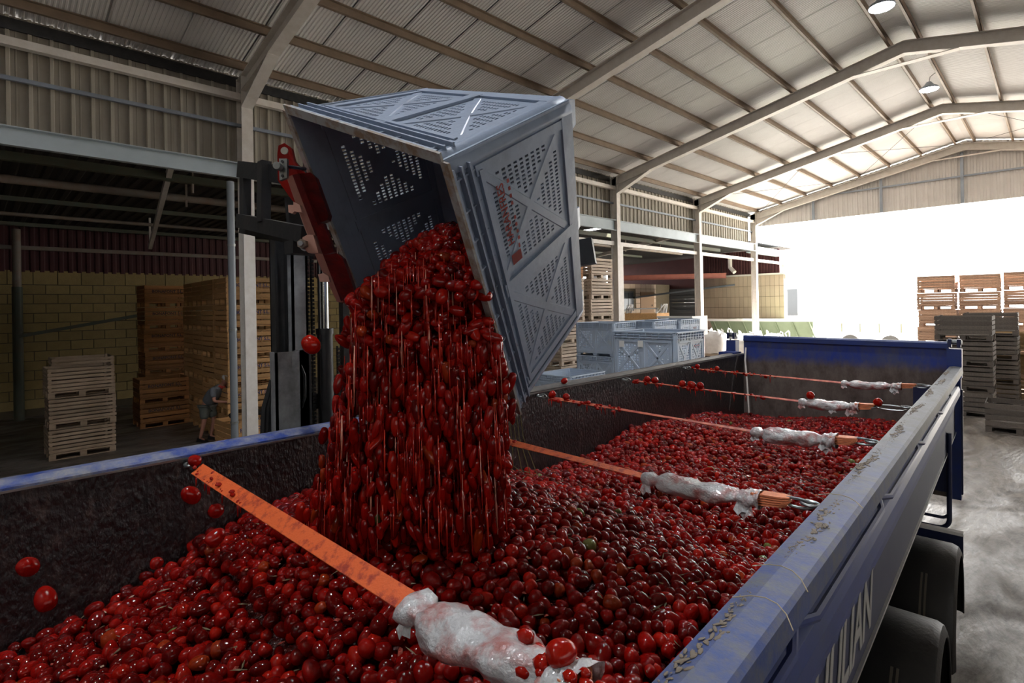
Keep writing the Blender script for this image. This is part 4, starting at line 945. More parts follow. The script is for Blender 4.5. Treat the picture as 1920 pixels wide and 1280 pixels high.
# ------------------------------------------------------------------ STRAPS
SY = [.893, 2.265, 3.527, 4.881, 6.297]
names_ = ['nearest orange webbing strap crossing the trailer, with a smeared plastic bundle', 'second orange strap from the camera, its wrapped bundle near the right rail', 'third strap from the camera, with a clean white wrapped bundle', 'fourth strap from the camera, two tomatoes resting on its bundle', 'farthest strap, close to the tailgate, with a small white bundle']
dips = [(0, .735, 0, 1.0), (0, .71, 0, .955), (0, .735, 0, .955), (0, .70, 0, .90), (0, .71, 0, .945)]
def strap_pt(i, t, dz=0):
    z0, z1 = -.745, -.745; sag = [.045, .04, .04, .04, .035][i]; k = .80
    s = sag * (t / k if t < k else (1 - t) / (1 - k)) ** .9
    return (XL + .02 + (XRR - XL - .06) * t, SY[i], z0 + (z1 - z0) * t - s + dz)
for i in range(5):
    c0 = T(*strap_pt(i, .5)); st_ = empty('webbing_strap', c0, names_[i], 'strap', 'straps across the trailer')
    def SB(nm, mb, mt, smooth=False, **k):
        mb.v = [tuple(T(*v)) for v in mb.v]; return mb.build(nm, mt, st_, smooth, off=c0, **k)
    tb0 = dips[i][1]; n = 26
    mb = MB(); w_ = [.03, .026, .019, .017, .017][i]
    for q in range(n + 1):
        t = .05 + (tb0 + .03 - .05) * q / n; x, y, z = strap_pt(i, t); tw = (.15 * math.sin(t * 5 + i)) + (.55 if i == 0 else .25)
        for s_, dz in ((-1, .0012), (1, .0012), (1, -.0012), (-1, -.0012)): mb.v.append((x, y + s_ * w_ * math.cos(tw), z + s_ * w_ * math.sin(tw) + dz))
    for q in range(n):
        for k in range(4): mb.f.append((q * 4 + k, q * 4 + (k + 1) % 4, (q + 1) * 4 + (k + 1) % 4, (q + 1) * 4 + k)); mb.m.append(0)
    SB('webbing', mb, M['strap_orange' if i < 2 else 'strap_soiled'])
    # wrapped bundle: lumpy plastic sleeve
    ta, tb_ = tb0, dips[i][3]; L = tb_ - ta
    def sleeve(nm, f0, f1, prof, seed, R):
        mb = MB(); n = 30; m_ = 16; rs = random.Random(seed)
        ph = [rs.random() * 6 for _ in range(6)]
        for q in range(n + 1):
            f = f0 + (f1 - f0) * q / n; t = ta + L * f; x, y, z = strap_pt(i, t, -.006); r = R * float(np.interp(q / n, [a for a, b in prof], [b for a, b in prof]))
            for k in range(m_):
                a = 2 * PI * k / m_; rr = r * (1 + .10 * math.sin(3 * a + ph[0] + q * .35) + .07 * math.sin(5 * a + ph[1] - q * .5) + rs.uniform(-.05, .05))
                mb.v.append((x, y + rr * math.cos(a) * 1.1, z + rr * math.sin(a) * .72))
        for q in range(n):
            for k in range(m_): mb.f.append((q * m_ + k, q * m_ + (k + 1) % m_, (q + 1) * m_ + (k + 1) % m_, (q + 1) * m_ + k)); mb.m.append(0)
        return SB(nm, mb, M['wrap'], 2)
    sc = [1.45, 1.15, 1.35, 1.15, 1.1][i]
    sleeve('plastic_wrap', 0, .76, [(0, .62), (.04, .85), (.10, .8), (.155, .42), (.19, .8), (.25, 1.05), (.5, 1.05), (.62, .85), (.75, 1.05), (.9, .8), (1, .5)], i, .046 * sc)
    sleeve('plastic_wrap', .74, .90, [(0, .5), (.15, .8), (.4, .95), (.8, .95), (1, 1.05)], i + 9, .042 * sc)
    for f in ((.03, .74, .8, .5) if i == 3 else (.03, .76, .8)):
        t = ta + L * f; x, y, z = strap_pt(i, t); mb = MB(); k0 = random.uniform(.005, .03)
        P = [(x - .004, y - .02, z - .01), (x + .02, y - .022, z - .012), (x + .042, y - .045, z - .035 - k0), (x + .022, y - .055, z - .03 - k0), (x + .006, y - .05, z - .045 - k0 * 1.3), (x - .014, y - .045, z - .032 - k0)]
        mb.add(P, [(0, 1, 2, 3), (0, 3, 4, 5)]); o = SB('wrap_flap', mb, M['wrap']); md = o.modifiers.new('t', 'SOLIDIFY'); md.thickness = .002
    # folded webbing layers sticking out of the wrap, and the shackle
    for q in range(5):
        t0, t1 = ta + L * .84, ta + L * 1.06 + .003 * q; mb = MB(); z_ = (q - 2) * .010
        x0, y0, za = strap_pt(i, t0, z_); x1, y1, zb_ = strap_pt(i, min(t1, .975), z_ * .8); P = []
        for f in np.linspace(0, 1, 7):
            xx = x0 + (x1 - x0) * f; zz = za + (zb_ - za) * f
            for s_, dz in ((-1, .003), (1, .003), (1, -.003), (-1, -.003)): P.append((xx, y0 + s_ * .026 * sc * (1 if f < .8 else 1 - (f - .8) * 2), zz + dz))
        k = len(mb.v); mb.v += P
        for a in range(6):
            for b in range(4): mb.f.append((k + a * 4 + b, k + a * 4 + (b + 1) % 4, k + (a + 1) * 4 + (b + 1) % 4, k + (a + 1) * 4 + b)); mb.m.append(0)
        mb.f += [(k, k + 1, k + 2, k + 3), (k + 24, k + 25, k + 26, k + 27)[::-1]]; mb.m += [0, 0]
        SB('folded_webbing', mb, M['strap_pale'])
    xe, ye, ze = strap_pt(i, min(ta + L * 1.05, .955))
    def link_(nm, x0, x1, y, z, rot, r=.006):
        mb = MB(); P = []; cx, hx = (x0 + x1) / 2, (x1 - x0) / 2
        for q in range(17):
            a = 2 * PI * q / 16; u_, v_ = math.cos(a) * hx, math.sin(a) * .017
            P.append((cx + u_, y + v_ * math.cos(rot), z + v_ * math.sin(rot)))
        mb.tube(P, r, 7, False); SB(nm, mb, M['chain_metal'], True)
    if i: link_('shackle', xe - .03, xe + .035, ye, ze, .4); link_('shackle', xe + .02, XRR - .02, ye, ze + .006, 1.6); link_('hook', XRR - .06, XRR + .0, ye, -.742, .2)
    xl, yl, zl = strap_pt(i, .03)
    link_('hook', XL - .0, XL + .06, yl, zl, .3, .007); link_('hook', XL + .03, XL + .10, yl, zl, 1.6, .006)
    # crushed skins stuck on the webbing
    mb = MB(); rs = random.Random(i * 7 + 1)
    lim = [.30, .32, .28, .56, .40][i]; cnt = [26, 40, 46, 70, 46][i]
    for q in range(cnt):
        t = .05 + lim * rs.random() ** 1.5; x, y, z = strap_pt(i, t); mb.cur = rs.choice([0, 0, 0, 1])
        mb.sphere((x + rs.uniform(-.01, .01), y + rs.uniform(-.02, .02), z + rs.uniform(-.02, .012)), rs.uniform(.006, .016) * (1.35 if i > 1 else 1), 7, 5, (1, rs.uniform(.5, 1), rs.uniform(.4, .9)))
        if rs.random() < .18: mb.tube([(x, y - .015, z - .01), (x + .004, y - .017, z - rs.uniform(.04, .075))], [.006, .002], 5)
    if i in (0,):
        for q in range(26): t = rs.uniform(.88, 1.0); x, y, z = strap_pt(i, t); mb.sphere((x, y + rs.uniform(-.04, .04), z + rs.uniform(-.03, .04)), rs.uniform(.012, .026), 7, 5, (1, .8, .7))
    SB('stuck_pulp', mb, [M['pulp'], M['tomato3']], 2, kind='stuff')
tomato_on = [(0, .035, .03, 'tomato wedged on the hook of the nearest strap'), (0, .95, .05, 'burst tomato on the near end of the nearest strap bundle'), (3, .115, .03, 'first tomato perched on the fourth strap by the left wall'), (3, .15, .03, 'second tomato perched on the fourth strap by the left wall'),
             (3, .27, .03, 'left tomato of the cluster on the fourth strap'), (3, .31, .03, 'middle tomato of the cluster on the fourth strap'), (3, .345, .03, 'right tomato of the cluster on the fourth strap'), (3, .735, .058, 'tomato lying on top of the fourth strap bundle'), (3, .93, .034, 'tomato resting on the right end of the fourth strap'),
             (4, .07, .028, 'small tomato on the farthest strap beside its left hook'), (4, .17, .026, 'small tomato stuck midway on the left part of the farthest strap'), (2, .06, .028, 'tomato stuck beside the left hook of the third strap'), (2, .12, .026, 'squashed tomato hanging on the third strap')]
for k, (i, t, dz, lb) in enumerate(tomato_on):
    one_tomato(T(*strap_pt(i, t, dz)), .032 if i == 3 else .028, I3[k + 9], 1.0, k % 6, 3 if k % 3 else 1, lb)
one_tomato(T(XL - .03, 3.95, -.672), .033, I3[30], .8, 2, 1, 'burst tomato sitting on the left top rail of the trailer')
# green stems hanging by the second strap
mb = MB()
for q in range(5):
    a = T(XL + .12 + q * .012, 3.0 + q * .03, -.80); mb.tube([a, a + Vector((.01, .02, -.2)), a + Vector((.05 * (q - 1), .04, -.38 - .03 * q)), a + Vector((.05 * q, .08, -.46))], .0035, 5)
c0 = T(XL + .12, 3.0, -.95); tag(mb.build('tomato_vine', mat('vine', (.12, .10, .03), .6), smooth=True, off=c0), 'dry tomato vine hanging on the left inner wall right of the stream', 'vine').location = c0
# straw on the right rail
for k, (y, x) in enumerate(((1.55, .05), (1.35, .07), (2.3, .04))):
    mb = MB(); P = [T(XRR + x - .05 + .03 * q, y + .05 * q - .012 * q * q, -.712) for q in range(6)]; mb.tube(P, .0014, 5)
    tag(mb.build('straw', mat('straw%d' % k, (.4, .33, .22), .8), smooth=True, off=P[2]), 'dry stalk stuck on the right rail, %s' % ['middle one', 'nearest one', 'farthest one'][k], 'straw').location = P[2]

# ------------------------------------------------------------------ FORKLIFT
fl = empty('forklift', (-4.3, 1.9, 0), 'grey-masted forklift standing left of the trailer, holding the tilted bin', 'forklift'); fo = (-4.3, 1.9, 0)
def FB(nm, mb, mt, smooth=False, parent=None, **k): return mb.build(nm, mt, parent or fl, smooth, off=fo, **k)
XM = -3.52                                   # mast plane (x), spread along y
def ych(u, d0=3.5):                          # y on the mast plane for an image column
    k = (u - 960) / FPX; r = RR * k + FF; return XM / r.x * r.y
def channel(mb, y0, y1, x0, x1, z0, z1, open_=1, tk=.014):
    mb.box(x0, x1, y0, y0 + tk, z0, z1); mb.box(x0, x1, y1 - tk, y1, z0, z1); mb.box(x0 if open_ > 0 else x1 - tk, x0 + tk if open_ > 0 else x1, y0, y1, z0, z1)
ya, yb_ = ych(517), ych(571)
mb = MB(); channel(mb, ya, ya + .10, XM - .09, XM, .1, H + .55); TBm = FB('inner_mast_rail', mb, M['mast_dark'])
mb = MB(); channel(mb, ya + .085, yb_, XM - .02, XM + .05, .1, H + .45, -1); FB('inner_mast_rail', mb, M['mast_grey'])
mb = MB(); channel(mb, ych(497), ych(545), XM + .06, XM + .15, .1, H - .26, -1); mb.box(XM + .15, XM + .152, ych(527), ych(533), H - .36, H - .28); FB('outer_mast_rail', mb, M['mast_grey'])
mb = MB(); mb.box(XM - .0, XM + .05, ych(548), ych(575), .1, H - .26); FB('outer_mast_rail', mb, M['mast_dark'])
mb = MB(); mb.box(XM - .06, XM, ych(643), ych(655), .1, H + .45); FB('inner_mast_rail', mb, M['mast_dark'])
mb = MB(); mb.box(XM - .06, XM - .02, ych(668), ych(690), .1, H + .25); FB('outer_mast_rail', mb, M['mast_grey'])
mb = MB(); yc = ych(608); mb.tube([(XM, yc, .2), (XM, yc, H - .14)], .052, 16); mb.cur = 1; mb.tube([(XM, yc, H - .14), (XM, yc, H + .75)], .028, 16); mb.cur = 0; mb.tube([(XM, yc, H - .17), (XM, yc, H - .13)], .058, 16)
FB('lift_cylinder', mb, [M['mast_dark'], M['chrome']], True)
for u in (577, 586, 633):
    mb = MB(); y = ych(u)
    for k in range(90 if u < 600 else 40):
        z = H - 1.3 + k * .026; mb.box(XM - .012, XM + .006, y - .011, y + .011, z, z + .018); mb.box(XM - .02, XM - .012, y - .006, y + .006, z + .012, z + .03)
    FB('lift_chain', mb, M['black'])
mb = MB(); mb.tube([(XM + .02, ych(596), H - 1.2), (XM + .02, ych(596), H + .5)], .01, 8); FB('pressure_hose', mb, M['black'], True)
for k in range(3):
    mb = MB(); P = [(XM + .05 + .01 * k, ych(478 + k * 8) , H - 1.5), (XM + .05, ych(480 + k * 8), H - .9), (XM + .05, ych(486 + k * 7), H - .60), (XM + .06, ych(500 + 4 * k), H - .44), (XM + .07, ych(515), H - .42)]
    mb.tube(P, .017, 8)
    FB('pressure_hose', mb, M['rubber'], True)
mb = MB(); P = [(XM + .08, ych(545) + .0, H - .30), (XM + .10, ych(556), H - .42), (XM + .10, ych(556), H - .56), (XM + .08, ych(548), H - .66)]; mb.tube(P, .009, 7); FB('pressure_hose', mb, M['black'], True)
for z in (H - .92, H - .62, .6):
    mb = MB(); mb.box(XM - .08, XM - .02, ych(560), ych(690), z - .05, z + .05); FB('mast_crossbar', mb, M['dark_metal'])
# carriage / backrest (black) at depth of the clamp
def cbar(nm, pts, w_, h_, mt, up=(0, 0, 1)):
    mb = MB(); mb.bar(pts[0], pts[1], w_, h_, up); return FB(nm, mb, M[mt])
D1 = 3.15
mb = MB()
P0, P1 = sight(460, 305, D1 + .25), sight(460, 418, D1 + .25); mb.bar(P0, P1, .05, .06, (1, 0, 0))
for q in range(5):
    p = P0.lerp(P1, .1 + .2 * q)
FB('backrest_upright', mb, M['dark_metal'])
mb = MB(); mb.bar(sight(496, 303, D1), sight(494, 416, D1), .055, .07, (1, 0, 0)); FB('backrest_upright', mb, M['dark_metal'])
mb = MB(); mb.bar(sight(452, 318, D1 + .27), sight(548, 330, D1 - .15), .05, .10); FB('backrest_bar', mb, M['black'])
mb = MB(); mb.bar(sight(452, 414, D1 + .27), sight(575, 440, D1 - .35), .06, .085); FB('backrest_bar', mb, M['dark_metal'])
mb = MB(); mb.bar(sight(455, 430, D1 + .35), sight(560, 452, D1 + .1), .05, .05); FB('backrest_bar', mb, M['black'])
mb = MB(); p = sight(556, 464, D1 - .25); mb.box(p.x - .06, p.x + .05, p.y - .04, p.y + .14, p.z - .035, p.z + .035); FB('carriage_block', mb, M['dark_metal'])
mb = MB(); mb.tube([p + Vector((.05, .02, 0)), p + Vector((.065, .015, 0))], .022, 14); FB('bolt', mb, M['mast_grey'], True)
mb = MB(); mb.tube([sight(590, 385, 3.1), sight(590, 385, 3.3)], .075, 18); FB('rotator_motor', mb, M['black'], True)
# red clamp plates along the left wall of the bin (their own depth)
ax = (cD - cA).normalized(); out = (cF - cA).normalized(); nrm = ax.cross(out).normalized()
if nrm.x > 0: nrm = -nrm
def RP(s, o, n): return EYE + cA + ax * s + out * o + nrm * n      # s along the wall, o inward from the rim, n outward of the wall
def plate(nm, outline, n0, n1, mt, **k):
    mb = MB(); mb.prism([(a, b) for a, b in outline], lambda a, b, t: RP(a, b, t), n0, n1); return FB(nm, mb, M[mt], **k)
def onpl(u, v, n=.03):                      # (s,o) of the clamp plane point seen at a pixel
    d = RR * ((u - 960) / FPX) + DD * ((v - CYP) / FPX) + FF; o0 = cA + nrm * n; t = o0.dot(nrm) / d.dot(nrm); q = d * t - cA; return q.dot(ax), q.dot(out)
def facing(nm, pix, d0, thick, mt, dd=0):   # plate facing the camera side, at depth d0 (+dd along v)
    mb = MB(); v0 = min(p[1] for p in pix); n = len(pix)
    f = [sight(u, v, d0 + dd * (v - v0) / 300) for u, v in pix]; bk = [p + FF.xyz * thick for p in f]
    mb.add(f + bk, [tuple(range(n))[::-1], tuple(range(n, 2 * n))] + [(i, (i + 1) % n, n + (i + 1) % n, n + i) for i in range(n)]); return FB(nm, mb, M[mt])
DA, DG = 2.36, .72                           # follows the rim edge A-D, which recedes
facing('clamp_arm', [(520, 290), (522, 273), (533, 268), (545, 276), (551, 300), (572, 325), (585, 345), (600, 420), (590, 425), (545, 372), (521, 338)], DA + .03, .03, 'red_paint', .5)
facing('clamp_beam', [(537, 332), (548, 328), (590, 425), (632, 545), (645, 567), (632, 566), (600, 500), (570, 425)], DA + .0, .06, 'pale_red', DG)
facing('clamp_beam', [(548, 328), (560, 325), (650, 566), (641, 569), (590, 440)], DA - .005, .07, 'red_dirty', DG)
facing('clamp_pad', [(556, 326), (582, 323), (590, 331), (616, 402), (614, 412), (594, 420), (590, 415)], DA + .01, .05, 'red_dirty', DG)
facing('clamp_pad', [(606, 478), (632, 475), (642, 484), (668, 555), (664, 562), (645, 568)], DA + .01, .05, 'red_dirty', DG)
facing('clamp_beam', [(590, 424), (606, 418), (626, 472), (606, 478)], DA + .03, .04, 'red_dirty', DG)
facing('clamp_bracket', [(523, 297), (538, 297), (538, 333), (524, 338)], DA - .02, .02, 'chain_metal')
facing('clamp_lug', [(566, 462), (567, 445), (576, 440), (587, 440), (597, 474), (578, 474)], DA + .1, .05, 'pale_red')
facing('clamp_lug', [(540, 384), (550, 384), (550, 378), (562, 384), (566, 398), (552, 396), (548, 400), (541, 398)], DA + .05, .03, 'pale_red')
facing('clamp_lug', [(596, 514), (607, 512), (616, 518), (618, 528), (600, 528)], DA + .3, .03, 'pale_red')
mb = MB(); a = sight(570, 458, DA + .09); mb.tube([a, a - FF * .03], .022, 6); mb.cur = 1; mb.tube([a - FF * .03, a - FF * .045], .012, 8); FB('bolt', mb, [M['rust_pipe'], M['mast_grey']])
mb = MB(); a = sight(524, 313, DA - .03); mb.tube([a, a - FF * .03], .016, 12); FB('bolt', mb, M['chain_metal'], True)
for v in (303, 330):
    mb = MB(); a = sight(530, v, DA - .02); mb.tube([a, a - FF * .006], .006, 8); FB('bolt', mb, M['black'], True)
mb = MB(); mb.tube([sight(536, 312, DA - .01), sight(572, 317, DA + .12)], .009, 10); FB('clamp_rod', mb, M['chrome'], True)
mb = MB(); a = sight(534, 283, DA + .01); mb.tube([a, a - FF * .006], .016, 14); FB('arm_hole', mb, M['cladding'], True)
# arms going round the bin and hooking its far top
mb = MB(); mb.bar(sight(1060, 480, 3.28), sight(1114, 470, 3.24), .12, .15); FB('fork_tip', mb, M['black'])
mb = MB(); mb.bar(sight(640, 400, 3.98), sight(1075, 480, 3.28), .07, .10); FB('fork_arm', mb, M['black'])
mb = MB(); mb.bar(sight(565, 400, 3.3), sight(645, 405, 3.9), .2, .2); FB('rotator_housing', mb, M['dark_metal'])
# body, low behind the rail
mb = MB()
mb.prism([(-6.2, .35), (-6.3, .9), (-6.1, 1.25), (-5.3, 1.3), (-5.1, .95), (-4.2, .95), (-3.85, .9), (-3.75, .35)], lambda a, b, t: (a, t, b), 1.35, 2.5); FB('body', mb, M['orange_paint'])
mb = MB(); mb.box(-5.2, -4.7, 1.6, 2.2, 1.0, 1.15); mb.box(-5.3, -5.18, 1.6, 2.2, 1.15, 1.6); FB('seat', mb, M['black'])
for x, y, r in ((-4.0, 1.35, .34), (-4.0, 2.5, .34), (-5.7, 1.4, .28), (-5.7, 2.45, .28)):
    mb = MB(); mb.tube([(x, y - .11, r), (x, y - .09, r), (x, y + .09, r), (x, y + .11, r)], [r - .05, r, r, r - .05], 24); FB('wheel', mb, M['rubber'], True)

# ------------------------------------------------------------------ WORKER
pw_ = Vector((-14.95, 4.2, 0)); ps = empty('person', pw_, 'worker in grey shirt, shorts and pale cap bending over a crate by the tall stacks', 'person'); ps.rotation_euler = (0, 0, math.radians(35))
def skin_obj(nm, chain, mt, sub=2, parent=None):
    """chain: dict name->(co, radius), edges list"""
    pts_, ed = chain; keys = list(pts_); me = bpy.data.meshes.new(nm); me.from_pydata([pts_[k][0] for k in keys], [(keys.index(a), keys.index(b)) for a, b in ed], []); me.materials.append(M[mt])
    o = bpy.data.objects.new(nm, me); COL.objects.link(o); o.parent = parent or ps; sk = o.modifiers.new('skin', 'SKIN'); sk.use_smooth_shade = True
    for k, v in zip(keys, me.skin_vertices[0].data):
        r = pts_[k][1]; v.radius = r if isinstance(r, tuple) else (r, r)
    me.skin_vertices[0].data[0].use_root = True
    s_ = o.modifiers.new('sub', 'SUBSURF'); s_.levels = s_.render_levels = sub; return o
pel = (0, 0, .93)
body = ({'pel': (pel, .12), 'sp': ((.12, 0, 1.10), .125), 'ch': ((.30, 0, 1.27), .135), 'nk': ((.43, 0, 1.38), .055), 'hd0': ((.48, 0, 1.43), .07), 'hd1': ((.53, 0, 1.49), .092), 'hd2': ((.555, 0, 1.545), .085),
         'hipL': ((0, .10, .88), .085), 'knL': ((.08, .13, .50), .058), 'anL': ((-.02, .13, .09), .038), 'toL': ((.13, .14, .035), .035),
         'hipR': ((0, -.10, .88), .085), 'knR': ((.02, -.14, .50), .058), 'anR': ((-.10, -.14, .09), .038), 'toR': ((.05, -.16, .035), .035),
         'shL': ((.33, .18, 1.29), .06), 'elL': ((.42, .24, 1.03), .042), 'wrL': ((.63, .16, 1.0), .03), 'hnL': ((.70, .13, .99), .034),
         'shR': ((.33, -.18, 1.29), .06), 'elR': ((.40, -.26, 1.02), .042), 'wrR': ((.64, -.20, 1.0), .03), 'hnR': ((.71, -.17, .99), .034)},
        [('pel', 'sp'), ('sp', 'ch'), ('ch', 'nk'), ('nk', 'hd0'), ('hd0', 'hd1'), ('hd1', 'hd2'), ('pel', 'hipL'), ('hipL', 'knL'), ('knL', 'anL'), ('anL', 'toL'), ('pel', 'hipR'), ('hipR', 'knR'), ('knR', 'anR'), ('anR', 'toR'),
         ('ch', 'shL'), ('shL', 'elL'), ('elL', 'wrL'), ('wrL', 'hnL'), ('ch', 'shR'), ('shR', 'elR'), ('elR', 'wrR'), ('wrR', 'hnR')])
skin_obj('body', body, 'skin')
for s in (-1, 1):
    y0 = .13 if s > 0 else -.17; x0 = .70 if s > 0 else .71
    for q in range(4):
        mb = MB(); yy = y0 + (q - 1.5) * .018; L = (.045, .055, .05, .04)[q]; mb.tube([(x0 + .01, yy, .99), (x0 + .03 + L * .4, yy, .985), (x0 + .03 + L * .8, yy, .965), (x0 + .03 + L, yy, .945)], [.009, .009, .008, .006], 7); mb.build('finger', M['skin'], ps, True)
    mb = MB(); mb.tube([(x0 - .02, y0 - s * .02, .99), (x0 + .0, y0 - s * .05, .975), (x0 + .03, y0 - s * .05, .96)], [.011, .010, .007], 7); mb.build('thumb', M['skin'], ps, True)
shirt = ({'a': ((-.02, 0, .90), (.185, .15)), 'b': ((.10, 0, 1.06), (.185, .15)), 'c': ((.28, 0, 1.25), (.17, .15)), 'd': ((.39, 0, 1.345), (.09, .09)), 'l': ((.33, .20, 1.28), .085), 'l2': ((.39, .245, 1.11), .075), 'r': ((.33, -.20, 1.28), .085), 'r2': ((.38, -.26, 1.10), .075)},
         [('a', 'b'), ('b', 'c'), ('c', 'd'), ('c', 'l'), ('l', 'l2'), ('c', 'r'), ('r', 'r2')])
skin_obj('shirt', shirt, 'grey_cloth')
shorts = ({'a': ((0, 0, .92), (.15, .14)), 'l0': ((.01, .10, .82), .125), 'l1': ((.06, .13, .54), .105), 'r0': ((.01, -.10, .82), .125), 'r1': ((.02, -.14, .54), .105)}, [('a', 'l0'), ('l0', 'l1'), ('a', 'r0'), ('r0', 'r1')])
skin_obj('shorts', shorts, 'green_cloth')
R_ = Matrix.Rotation(math.radians(38), 3, 'Y'); hc = Vector((.54, 0, 1.525))
mb = MB(); mb.sphere(hc + Vector((-.005, 0, .02)), .105, 18, 10, (1.1, .95, .95), R_); mb.v = [v if (R_.transposed() @ (Vector(v) - hc)).z > -.0 else tuple(hc + R_ @ Vector(((R_.transposed() @ (Vector(v) - hc)).x, (R_.transposed() @ (Vector(v) - hc)).y, 0))) for v in mb.v]
br = [hc + R_ @ Vector(p) for p in ((.08, -.07, .01), (.19, -.05, -.005), (.20, .05, -.005), (.08, .07, .01))]; mb.hexa([p for p in br] + [p + R_ @ Vector((0, 0, .012)) for p in br]); mb.build('cap', M['white_cloth'], ps, True)
mb = MB(); mb.tube([hc + R_ @ Vector((.10, 0, -.02)), hc + R_ @ Vector((.125, 0, -.05)), hc + R_ @ Vector((.10, 0, -.062))], [.008, .014, .008], 8); mb.build('nose', M['skin'], ps, True)
for s in (-1, 1):
    mb = MB(); mb.sphere(hc + R_ @ Vector((.085, s * .032, -.025)), .011, 8, 6); mb.build('eye', M['dark_metal'], ps, True)
    mb = MB(); mb.sphere(hc + R_ @ Vector((.0, s * .095, -.04)), .026, 8, 6, (.8, .4, 1.2), R_); mb.build('ear', M['skin'], ps, True)
    mb = MB(); y = .13 if s > 0 else -.15; x = -.02 if s > 0 else -.10; mb.hexa([(x - .07, y - .045, 0), (x + .21, y - .05, 0), (x + .21, y + .05, 0), (x - .07, y + .045, 0), (x - .05, y - .035, .10), (x + .17, y - .04, .05), (x + .17, y + .04, .05), (x - .05, y + .035, .10)]); mb.build('shoe', M['dark_metal'], ps)
mb = MB(); mb.tube([hc + R_ @ Vector((.085, -.03, -.085)), hc + R_ @ Vector((.092, 0, -.087)), hc + R_ @ Vector((.085, .03, -.085))], .005, 6); mb.build('mouth', M['red_cloth'], ps, True)
mb = MB(); mb.tube([(.40, -.075, 1.37), (.44, -.05, 1.33), (.47, 0, 1.31), (.44, .05, 1.33), (.40, .075, 1.37)], [.03, .035, .035, .035, .03], 8); mb.build('neckerchief', M['red_cloth'], ps, True)
put_crate('tan', (-13.7, 4.75, 0), .05, 'light orange crate standing low right in front of the worker', G1)
mb = MB()
for q in range(9): mb.sphere((random.uniform(-.3, .3), random.uniform(-.35, .35), .05), random.uniform(.08, .13), 9, 6, (1.3, 1, .6))
tag(mb.build('dark_sacking', M['black'], smooth=2), 'crumpled black sacking on top of the low crate before the worker', 'sacking').location = (-13.7, 4.75, .68)

# ------------------------------------------------------------------ behind: sacks, hopper, boxes, buildings
GS = 'white bulk sacks by the annex'
def sack(x, y, z, s, label):
    r = empty('bulk_sack', (x, y, z), label, 'sack', GS); rs = random.Random(int(x * 31 + y * 7 + z * 3))
    mb = MB(); nu, nv = 24, 12
    for k in range(nv + 1):
        f = k / nv; rr = (.48 + .06 * math.sin(PI * f)) * (1 if f < .8 else 1 - (f - .8) * 3.2)
        for q in range(nu):
            a = 2 * PI * q / nu; c, s_ = math.cos(a), math.sin(a); sq = 1 / max(abs(c), abs(s_)) ** .55
            mb.v.append((c * rr * sq * s + rs.uniform(-.015, .015), s_ * rr * sq * s + rs.uniform(-.015, .015), (f * 1.0 + .04 * math.sin(4 * a + f * 5)) * s + rs.uniform(-.01, .01)))
    for k in range(nv):
        for q in range(nu): mb.f.append((k * nu + q, k * nu + (q + 1) % nu, (k + 1) * nu + (q + 1) % nu, (k + 1) * nu + q)); mb.m.append(0)
    mb.f.append(tuple(nv * nu + q for q in range(nu))); mb.m.append(0)
    mb.build('sack_body', M['sack'], r, 2)
    for sx in (-1, 1):
        for sy in (-1, 1):
            mb = MB(); a = Vector((sx * .42, sy * .42, .85)) * s; mb.tube([a, a + Vector((rs.uniform(-.1, .1), rs.uniform(-.1, .1), .18)), a + Vector((rs.uniform(-.1, .12), rs.uniform(-.1, .1), .30)), a + Vector((sx * .04 + .05, .06, .24)), a + Vector((.1, .05, .02))], .028, 6); mb.build('lifting_loop', M['sack'], r, True)
sack(-12.3, 24.2, .85, 1.0, 'upper white bulk sack farthest left, between two columns'); sack(-11.4, 24.9, .80, 1.0, 'upper white bulk sack second from the left, between two columns')
sack(-12.2, 25.6, .75, .95, 'low slumped white sack behind the two left ones'); sack(-10.3, 25.6, .62, 1.05, 'white bulk sack left of the last column'); sack(-9.4, 26.6, .60, 1.05, 'white bulk sack right of the last column, loops raised')
for x, y, z in ((-12.3, 24.2, 0), (-11.4, 24.9, 0), (-12.2, 25.6, 0), (-10.3, 25.6, 0), (-9.4, 26.6, 0)):
    hgt = {-12.3: .85, -11.4: .80, -12.2: .75, -10.3: .62, -9.4: .60}[x]
    t = empty('pallet_stack', (x, y, 0), 'stack of pallets under the white sack %s' % {-12.3: 'farthest left', -11.4: 'second from the left', -12.2: 'that is slumped at the back', -10.3: 'left of the last column', -9.4: 'right of the last column'}[x], 'pallets', 'pallets under the sacks')
    k = 0
    while (k + 1) * .12 <= hgt + .01:
        mb = MB(); mb.box(-.5, .5, -.5, .5, k * .12 + .09, k * .12 + .12)
        for q in (-.45, 0, .37): mb.box(q, q + .08, -.5, .5, k * .12, k * .12 + .09)
        mb.build('pallet_layer', M['pale_wood'], t); k += 1
    mb = MB(); mb.box(-.5, .5, -.5, .5, k * .12, hgt); mb.build('top_board', M['pale_wood'], t)
t = empty('green_hopper', (-10.5, 29.5, 0), 'long pale green metal hopper with raised ribs beyond the last column', 'hopper')
mb = MB(); P = lambda x, y, z: (x + 10.5, y - 29.5, z)
mb.hexa([P(-13.4, 29.6, .9), P(-8.6, 29.6, .9), P(-8.6, 31.6, .9), P(-13.4, 31.6, .9), P(-13.6, 29.0, 2.2), P(-8.4, 29.0, 2.2), P(-8.4, 31.8, 2.2), P(-13.6, 31.8, 2.2)]); mb.build('hopper_body', M['hopper_green'], t)
for k in range(7):
    x = -13.4 + k * .8; mb = MB(); mb.bar(P(x + .3, 29.5, .9), P(x, 28.95, 2.2), .07, .07); mb.build('rib', M['hopper_green'], t)
mb = MB(); mb.box(-3.2, 2.2, -.62, -.5, 2.15, 2.27); mb.build('rim_bar', M['label_white'], t)
mb = MB(); mb.box(-2.9, 1.9, -.1, .1, .55, .9); mb.build('base_beam', M['orange_paint'], t)
